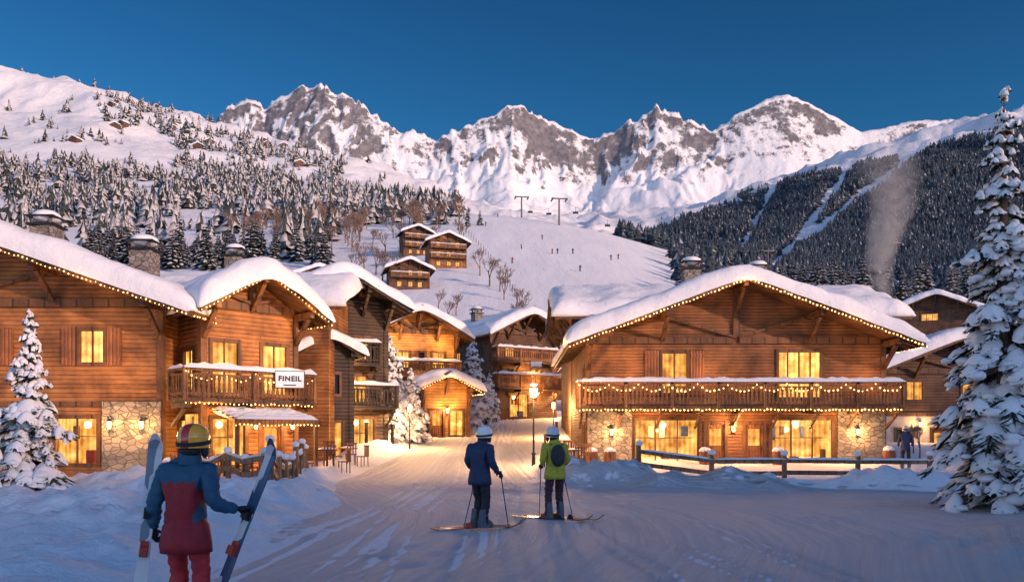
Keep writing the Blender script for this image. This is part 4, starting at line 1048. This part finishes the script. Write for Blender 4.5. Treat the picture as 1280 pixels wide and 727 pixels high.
def glove(par,wrist,palmdir,curl,side,mat):
    w=Vector(wrist);d=Vector(palmdir).normalized();c=Vector(curl).normalized(); sd=d.cross(c).normalized()*side
    vs=[w,w+d*.045,w+d*.085];ed=[(0,1),(1,2)];rr=[.036,(.042,.026),(.040,.024)]
    for i,(off,ln) in enumerate(((-.033,.062),(-.011,.072),(.011,.068),(.033,.054))):
        b=w+d*.09+sd*off; k=len(vs)
        vs+=[b,b+d*ln*.45+c*ln*.12,b+d*ln*.55+c*ln*.6,b+d*ln*.2+c*ln*.95]; ed+=[(2,k),(k,k+1),(k+1,k+2),(k+2,k+3)]; rr+=[.015,.0145,.0135,.011]
    k=len(vs); vs+=[w+d*.035-sd*.045,w+d*.06-sd*.062+c*.03,w+d*.08-sd*.045+c*.06]; ed+=[(1,k),(k,k+1),(k+1,k+2)]; rr+=[.017,.015,.012]
    return skinned('glove',[tuple(v) for v in vs],ed,rr,[mat],lambda p:0,par,0,1)
def person(label,loc,rot,pose,jm,tm,helmet,hem,yoke=None,bulk=1.0,sub=2):
    E=empty('person',label,'person',loc,rot)
    P=pose
    names=['pelvis','waist','chest','neckb','neck','head','headt','hipL','kneeL','ankL','toeL','hipR','kneeR','ankR','toeR','shL','elL','wrL','shR','elR','wrR']
    k=bulk
    rad={'pelvis':(.165*k,.135*k),'waist':(.155*k,.13*k),'chest':(.185*k,.145*k),'neckb':(.12,.10),'neck':.062,'head':(.078,.09),'headt':(.07,.08),'hipL':.105,'hipR':.105,'kneeL':.08,'kneeR':.08,'ankL':.076,'ankR':.076,'toeL':.05,'toeR':.05,'shL':.09*k,'shR':.09*k,'elL':.066*k,'elR':.066*k,'wrL':.048*k,'wrR':.048*k}
    ix={n:i for i,n in enumerate(names)}
    ed=[('pelvis','waist'),('waist','chest'),('chest','neckb'),('neckb','neck'),('neck','head'),('head','headt'),('pelvis','hipL'),('hipL','kneeL'),('kneeL','ankL'),('ankL','toeL'),('pelvis','hipR'),('hipR','kneeR'),('kneeR','ankR'),('ankR','toeR'),('chest','shL'),('shL','elL'),('elL','wrL'),('chest','shR'),('shR','elR'),('elR','wrR')]
    bones=[(P[a],P[b]) for a,b in ed]
    mats=[CL[tm],CL[jm],CL['skin_tone'],CL[yoke] if yoke else CL[jm]]
    def pick(c):
        ds=[seg_d(c,a,b)-(.07 if i in (0,1,2) else 0) for i,(a,b) in enumerate(bones)]; i=int(np.argmin(ds))
        if i in (4,5): return 2
        if i==3: return 2 if c.z>P['neck'][2]-.01 else (3 if yoke else 1)
        if i in (14,15,16,17,18,19) and not (yoke and abs(c.x)<.15): return 3 if yoke else 1
        if c.z>hem:
            if yoke:
                wx=.13+.06*min(1,max(0,(c.z-1.0)/.35))
                return 3 if (c.z>P['chest'][2]+.0 or abs(c.x-P['waist'][0])>wx) else 1
            return 1
        return 0
    skinned('body',[P[n] for n in names],[(ix[a],ix[b]) for a,b in ed],[rad[n] for n in names],mats,pick,E,0,sub)
    m=MB()
    pv=Vector(P['pelvis']); n=24
    ring=[]
    for j,(z,rx,ry) in enumerate(((hem+.02,.0,.0),(hem-.03,.200*k,.172*k),(hem+.04,.203*k,.178*k),(hem+.2,.180*k,.16*k),(hem+.3,.14,.12))):
        for i in range(n):
            a=6.283*i/n; w=1+.03*math.sin(a*5+j); ring.append((pv.x+rx*w*math.cos(a),pv.y+ry*w*math.sin(a),z))
    m.add(ring,[(j*n+i,j*n+(i+1)%n,(j+1)*n+(i+1)%n,(j+1)*n+i) for j in range(4) for i in range(n)]); m.done('jacket_skirt',[CL[jm]],E,True)
    nk=Vector(P['neck']); m=MB(); m.cyl(nk+Vector((0,0,-.07)),nk+Vector((0,.0,.045)),.105,.09,14,cap=False); m.done('jacket_collar',[CL[yoke or jm]],E,True)
    h=Vector(P['head'])+Vector((0,0,.035)); m=MB()
    vs=[];fs=[];nu=24;prof=[(0,.150),(.045,.147),(.085,.133),(.118,.105),(.137,.07),(.147,.02),(.144,-.02),(.140,-.05),(.147,-.058),(.147,-.066),(.130,-.068)]
    for r_,z_ in prof:
        for i in range(nu):
            a=6.283*i/nu; vs.append((h.x+r_*.90*math.cos(a),h.y+r_*1.06*math.sin(a),h.z+.015+z_))
    fs=[(j*nu+i,j*nu+(i+1)%nu,(j+1)*nu+(i+1)%nu,(j+1)*nu+i) for j in range(len(prof)-1) for i in range(nu)]
    m.add(vs,fs); ho_=m.done('helmet',[helmet],E,True)
    m=MB()
    for s in (-1,1): m.ball(h+Vector((s*.105,.0,-.075)),.055,0,8,6,(.5,.9,1.2))
    m.ball(h+Vector((0,-.06,-.075)),.09,0,12,8,(1.05,.8,.55))
    m.done('ear_pad',[CL['black_glove']],ho_,True)
    m=MB(); nn=24
    vs=[];
    for z in (-.015,.020):
        for i in range(nn):
            a=6.283*i/nn; vs.append((h.x+.139*math.cos(a),h.y+.162*math.sin(a),h.z+z-.005+.02*math.sin(a)))
    m.add(vs,[(i,(i+1)%nn,(i+1)%nn+nn,i+nn) for i in range(nn)]); m.done('goggle_strap',[CL['black_glove']],ho_,True)
    m=MB(); m.ball(h+Vector((0,.115,-.01)),.085,0,12,8,(1.05,.5,.55)); m.done('goggles',[LENS],ho_,True)
    m=MB(); m.ball(h+Vector((0,.105,-.075)),.018,0,8,6,(1,1.2,1.2)); m.done('nose',[CL['skin_tone']],E,True)
    m=MB(); m.ball(h+Vector((0,.088,-.115)),.022,0,8,6,(1.2,.5,.35)); m.done('mouth',[CL['maroon_trousers']],E,True)
    for s in 'LR':
        a=Vector(P['ank'+s]); t=Vector(P['toe'+s]); d=(t-a); d.z=0; d.normalize(); sdv=Vector((-d.y,d.x,0)); m=MB()
        gz=min(a.z,.1)-.1
        vs=[];fs=[]
        sec=[(-.11,.045,.02,.17),(-.06,.055,.015,.34),(.03,.06,.015,.34),(.08,.055,.015,.17),(.17,.05,.015,.11),(.21,.03,.02,.07)]
        for (q,w,z0,z1) in sec:
            for (ss,zz) in ((-1,z0),(1,z0),(1,z0+(z1-z0)*.6),(.8,z1),(-.8,z1),(-1,z0+(z1-z0)*.6)):
                p=a+d*q+sdv*(w*ss); vs.append((p.x,p.y,gz+zz))
        k6=6
        for i in range(len(sec)-1):
            for j in range(k6): fs.append((i*k6+j,i*k6+(j+1)%k6,(i+1)*k6+(j+1)%k6,(i+1)*k6+j))
        fs+=[tuple(range(k6)),tuple(range(len(vs)-1,len(vs)-1-k6,-1))]
        m.add(vs,fs); m.done('ski_boot',[CL['grey_boot']],E,False)
    return E
def ski_mesh(L=1.72,w=.039):
    m=MB(); n=24; vs=[]
    for i in range(n+1):
        t=i/n; y=(t-.5)*L; up=.11*max(0,(t-.88)/.12)**1.8+.02*max(0,(.06-t)/.06)**2; ww=w*(1+.35*abs(t-.45)*1.6); 
        if t>.93: ww*=max(.25,1-((t-.93)/.07)**2*.8)
        for s,z in ((-1,0),(1,0),(1,.016),(-1,.016)): vs.append((s*ww,y,up+z))
    fs=[(i*4+j,i*4+(j+1)%4,(i+1)*4+(j+1)%4,(i+1)*4+j) for i in range(n) for j in range(4)]+[(3,2,1,0),(n*4,n*4+1,n*4+2,n*4+3)]
    m.add(vs,fs); return m
def ski(label,loc,rotm,mat,group=None,w=.039):
    E=bpy.data.objects.new('ski',None); E.empty_display_size=.1; link(E); tag(E,label,'ski',group)
    E.matrix_world=Matrix.Translation(loc)@rotm.to_4x4()
    s=ski_mesh(1.72,w); s.done('ski_blade',[mat],E)
    b=MB(); b.box(-.033,.033,.10,.2,.017,.05); b.box(-.028,.028,.12,.18,.05,.085); b.done('toe_binding',[METAL],E)
    b=MB(); b.box(-.033,.033,-.24,-.1,.017,.045); b.box(-.028,.028,-.22,-.14,.045,.10); b.done('heel_binding',[REDM],E)
    return E
def m_ski(name,c1,c2,th=.55):
    m,nt,b=newmat(name)
    v=nd(nt,'ShaderNodeTexVoronoi',{'Vector':ocoord(nt,(6,2.2,6)),'Scale':1.6})
    s=nd(nt,'ShaderNodeSeparateColor',{0:v.outputs['Color']})
    nt.links.new(mixc(nt,mth(nt,'GREATER_THAN',s.outputs[0],th),c1,c2),b.inputs['Base Color']); b.inputs['Roughness'].default_value=.25; return m
SK1=m_ski('white_grey_ski',(.74,.74,.75),(.22,.28,.32),.65); SK2=m_ski('dark_white_ski',(.05,.10,.18),(.66,.64,.64),.5); SK3=m_ski('black_ski',(.03,.03,.04),(.35,.36,.4))
def frame(yax,zax):
    y=Vector(yax).normalized(); x=y.cross(Vector(zax)).normalized(); z=x.cross(y); return Matrix((x,y,z)).transposed()
def pole(label,top,bot):
    E=empty('ski_pole',label,'ski pole',(0,0,0)); t=Vector(top);b=Vector(bot);d=(b-t).normalized()
    m=MB(); m.cyl(t,b,.010,.008,6); m.done('shaft',[METAL],E); m=MB(); m.cyl(t-d*.03,t+d*.11,.02,.016,8); m.done('grip',[METAL],E)
    m=MB(); m.cyl(b-d*.08,b-d*.07,.045,.045,10); m.done('basket',[METAL],E)
def base_pose(**k):
    p=dict(pelvis=(0,0,.96),waist=(0,0,1.12),chest=(0,.01,1.33),neckb=(0,.0,1.46),neck=(0,.015,1.54),head=(0,.03,1.62),headt=(0,.03,1.70),
     hipL=(-.10,0,.88),kneeL=(-.12,.04,.50),ankL=(-.13,-.02,.11),toeL=(-.14,.11,.06),hipR=(.10,0,.88),kneeR=(.12,.04,.50),ankR=(.13,-.02,.11),toeR=(.14,.11,.06),
     shL=(-.20,0,1.42),elL=(-.27,-.02,1.15),wrL=(-.27,.12,.93),shR=(.20,0,1.42),elR=(.27,-.02,1.15),wrR=(.27,.12,.93))
    p.update(k); return p
NX,NY=-2.84,6.95; nz0=TZ(NX,NY)
pA=base_pose(waist=(-.01,0,1.12),chest=(.0,.01,1.32),shL=(-.20,.0,1.40),shR=(.21,0,1.41),elL=(-.275,-.05,1.13),wrL=(-.345,.06,.90),elR=(.29,-.07,1.13),wrR=(.40,.14,1.07),head=(.05,.03,1.63),headt=(.06,.03,1.71),neck=(.025,.015,1.54),
  hipL=(-.11,0,.88),hipR=(.10,0,.88),kneeL=(-.12,.10,.5),ankL=(-.13,.02,.11),toeL=(-.14,.15,.06))
PA=person('person in teal and red jacket carrying skis',(NX,NY,nz0),R(-8),pA,'maroon_jacket','red_trousers',SHELL_O,.74,yoke='teal_jacket',bulk=1.1,sub=3)
glove(PA,(-.345,.06,.90),(-.15,.35,-.9),(.75,.5,.1),1,CL['black_glove'])
glove(PA,(.40,.14,1.07),(.55,.6,.1),(.0,-.2,-1),-1,CL['black_glove'])
a=Vector((NX-.49,NY+.10,.02+nz0)); b=Vector((NX-.25,NY-.0,1.78+nz0)); ski('white and grey ski held upright beside leg',(a+b)/2,frame(b-a,(0.3,-1,0)),SK1,None,.048)
a=Vector((NX+.13,NY+.10,.02+nz0)); b=Vector((NX+.74,NY+.24,1.72+nz0)); ski('dark ski with white pattern held upright',(a+b)/2,frame(b-a,(-.3,-1,0)),SK2,None,.042)
MX,MY=-.57,14.2; mz=TZ(MX,MY)
pB=base_pose(elL=(-.27,.0,1.16),wrL=(-.24,.20,1.02),elR=(.27,-.04,1.16),wrR=(.29,.14,.98),kneeL=(-.1,.12,.5),ankL=(-.13,.06,.11),toeL=(-.14,.19,.06),kneeR=(.12,.02,.50),ankR=(.13,-.08,.11),toeR=(.15,.05,.06),chest=(0,.04,1.33),neckb=(0,.05,1.46),neck=(.01,.07,1.54),head=(.03,.10,1.62),headt=(.03,.10,1.70))
aB=R(-30)
PB=person('person in navy jacket and black trousers on skis',(MX,MY,mz+.05),aB,pB,'navy_jacket','black_trousers',SHELL_W,.80,bulk=1.08,sub=3)
glove(PB,(-.24,.20,1.02),(0,.9,-.3),(.3,0,-1),1,CL['black_glove']); glove(PB,(.29,.14,.98),(0,.9,-.3),(-.3,0,-1),-1,CL['black_glove'])
def skis_under(x,y,z,ang,mat,l1):
    for s in (-1,1):
        d=Vector((math.cos(ang),math.sin(ang),0)); n=Vector((-d.y,d.x,0)); ski(l1,Vector((x,y,z+.012))+n*(.10*s)+d*.08*s,frame(d,(0,0,1)),mat,'skis lying on the snow')
skis_under(MX,MY,mz+.05,R(22),SK3,'black ski worn on packed snow')
rot=Matrix.Rotation(aB,3,'Z')
for s,wp in ((-1,(-.24,.20,1.02)),(1,(.29,.14,.98))):
    w=rot@(Vector(wp)+Vector((0,.09,.05)))+Vector((MX,MY,mz)); pole('thin grey ski pole held in hand',w,(w.x+s*.20-.05,w.y-.1,mz+.0))
QX,QY=.84,15.6; qz=TZ(QX,QY)
pC=base_pose(elL=(-.26,-.03,1.15),wrL=(-.20,.18,1.08),elR=(.27,.02,1.15),wrR=(.24,.22,1.04),chest=(0,.03,1.33),neck=(.0,.05,1.54),head=(-.02,.08,1.62),headt=(-.03,.08,1.70),kneeR=(.12,.10,.5),ankR=(.14,.06,.11),toeR=(.15,.19,.06))
aC=R(16)
PC=person('person in lime jacket with dark backpack and poles',(QX,QY,qz+.05),aC,pC,'lime_jacket','maroon_trousers',SHELL_G,.82,bulk=1.08,sub=3)
glove(PC,(-.20,.18,1.08),(0,.9,-.3),(.3,0,-1),1,CL['black_glove']); glove(PC,(.24,.22,1.04),(0,.9,-.3),(-.3,0,-1),-1,CL['black_glove'])
bk=MB(); bk.ball((0.0,-.18,1.25),.2,0,14,10,(.74,.55,1.1)); bk.ball((.0,-.27,1.17),.11,0,10,8,(1,.55,1)); bk.done('backpack',[CL['dark_pack']],PC,True)
bk=MB()
for s in (-1,1):
    bk.beam((s*.12,-.14,1.47),(s*.12,.15,1.44),.045,.012); bk.beam((s*.12,.185,1.42),(s*.14,.19,1.12),.045,.012,up=(0,1,0))
bk.done('backpack_strap',[CL['dark_pack']],PC)
skis_under(QX+.05,QY,qz+.05,R(-28),SK3,'black ski worn on packed snow')
rot=Matrix.Rotation(aC,3,'Z')
for s,wp in ((-1,(-.20,.18,1.08)),(1,(.24,.22,1.04))):
    w=rot@(Vector(wp)+Vector((0,.09,.05)))+Vector((QX,QY,qz)); pole('thin grey ski pole held in hand',w,(w.x+s*.14+.1,w.y-.05,qz))
person('person in dark jacket walking beside timber chalet',(16.9,34.2,TZ(16.9,34.2)),R(150),base_pose(),'navy_jacket','black_trousers',SHELL_G,.80)
vsk=[(0,0,.95),(0,.05,1.15),(0,.1,1.4),(0,.12,1.6),(0,.13,1.72),(-.12,.08,.5),(-.13,0,.08),(.12,.08,.5),(.13,0,.08),(-.25,.1,1.35),(-.38,.3,1.1),(.25,.1,1.35),(.38,.3,1.1)]
esk=[(0,1),(1,2),(2,3),(3,4),(0,5),(5,6),(0,7),(7,8),(2,9),(9,10),(2,11),(11,12)]; rsk=[.17,.17,.19,.09,.12,.1,.09,.1,.09,.09,.07,.09,.07]
tiny=[]
for jm,tm in (('maroon_jacket','black_trousers'),('navy_jacket','black_trousers'),('lime_jacket','black_trousers')):
    o=skinned('person',vsk,esk,rsk,[CL[tm],CL[jm]],lambda c:1 if c.z>.92 else 0,None,0,1); tiny.append((o,jm))
tp=[(690,318,0),(697,318,1),(764,326,1),(773,325,0),(607,283,1),(652,312,2),(678,300,0),(725,340,1),(622,272,0),(716,318,1),(570,280,1),(640,330,0)]
def rayhit(px,py,y0=80,y1=420):
    yv=np.arange(y0,y1,1.0); z=tz(U(px)*yv,yv); s=EYE+V(py)*yv
    k=np.where(z>=s)[0]; y=yv[k[0]] if len(k) else y1-10
    return U(px)*y,y
used=set()
for px,py,k in tp:
    x,y=rayhit(px,py); o,jm=tiny[k]
    if k in used: n=o.copy(); scene.collection.objects.link(n)
    else: n=o; used.add(k)
    n.location=(x,y,TZ(x,y)+.1); n.rotation_euler=(0,0,random.uniform(0,6)); n.scale=(1.15,)*3
    tag(n,'skier in winter clothing descending the slope','skier','skiers on the piste')
cb=MB(); cb.box(-6,6,0,9,-4,5,None,0); 
cb.add([(-6,0,5),(6,0,5),(0,0,8)],[(0,1,2)],0)
for s in (-1,1): cb.prism([(0,8.2),(s*7.5,4.6),(s*7.5,5.6),(0,9.6)],-1.5,10,1)
for x in (-3.5,0,3): cb.box(x-.6,x+.6,-.05,0,1.5,3,None,2)
cme=rawmesh('hillside_cabin',cb.v,cb.f,[W_MID,SNOW,PDARK],cb.m)
for px,py in ((137,133),(150,157),(143,160),(195,130),(210,160),(247,186),(262,180),(355,184),(375,208),(330,178),(335,182),(90,178)):
    x,y=rayhit(px,py,500,1500); o=obj('hillside_cabin',cme,None,(x,y,TZ(x,y)),(0,0,random.uniform(-.5,.6))); o.scale=(.85,)*3; tag(o,'small timber cabin on high snowy hillside','cabin','cabins on the high hillside')
# ------------------------------------------------------------- light, world, camera
w=bpy.data.worlds.new('World'); scene.world=w; w.use_nodes=True; nt=w.node_tree; bgn=nt.nodes['Background']
sky=nd(nt,'ShaderNodeTexSky',sky_type='NISHITA',sun_disc=False,sun_elevation=SEL,sun_rotation=math.atan2(SD.x,SD.y),altitude=1500,air_density=1.0,dust_density=.2,ozone_density=3.0)
tcw=nd(nt,'ShaderNodeTexCoord')
dt=nd(nt,'ShaderNodeVectorMath',{0:tcw.outputs['Generated'],1:(0,-1,0)},operation='DOT_PRODUCT')
fw=rampf(nt,dt.outputs['Value'],-.35,.75)
spz=nd(nt,'ShaderNodeSeparateXYZ',{0:tcw.outputs['Generated']})
away=mixc(nt,rampf(nt,spz.outputs[2],.30,.50),(.20,.64,.82),(.13,.47,.67))
tint=mixc(nt,fw,away,(2.6,2.1,2.1))
mul=nd(nt,'ShaderNodeMix',data_type='RGBA',blend_type='MULTIPLY'); mul.inputs[0].default_value=1
nt.links.new(sky.outputs[0],mul.inputs[6]); nt.links.new(tint,mul.inputs[7])
nt.links.new(mul.outputs[2],bgn.inputs[0]); bgn.inputs[1].default_value=.14
sl=bpy.data.lights.new('sun','SUN'); sl.energy=4.3; sl.angle=R(1.2); sl.color=(1,.62,.42); so=bpy.data.objects.new('sun',sl); link(so)
ld=-(Vector((SD.x*math.cos(SEL),SD.y*math.cos(SEL),math.sin(SEL)))); so.rotation_euler=ld.to_track_quat('-Z','Y').to_euler()
cam=bpy.data.cameras.new('camera'); cam.lens=28; cam.sensor_width=36; cam.shift_y=(540-363.5)/1280; cam.clip_end=8000; cam.clip_start=.1
co=bpy.data.objects.new('camera',cam); co.location=(0,0,EYE); co.rotation_euler=(R(90),0,0); link(co); scene.camera=co
scene.view_settings.view_transform='Standard'; scene.view_settings.look='None'; scene.view_settings.exposure=0; scene.view_settings.gamma=1
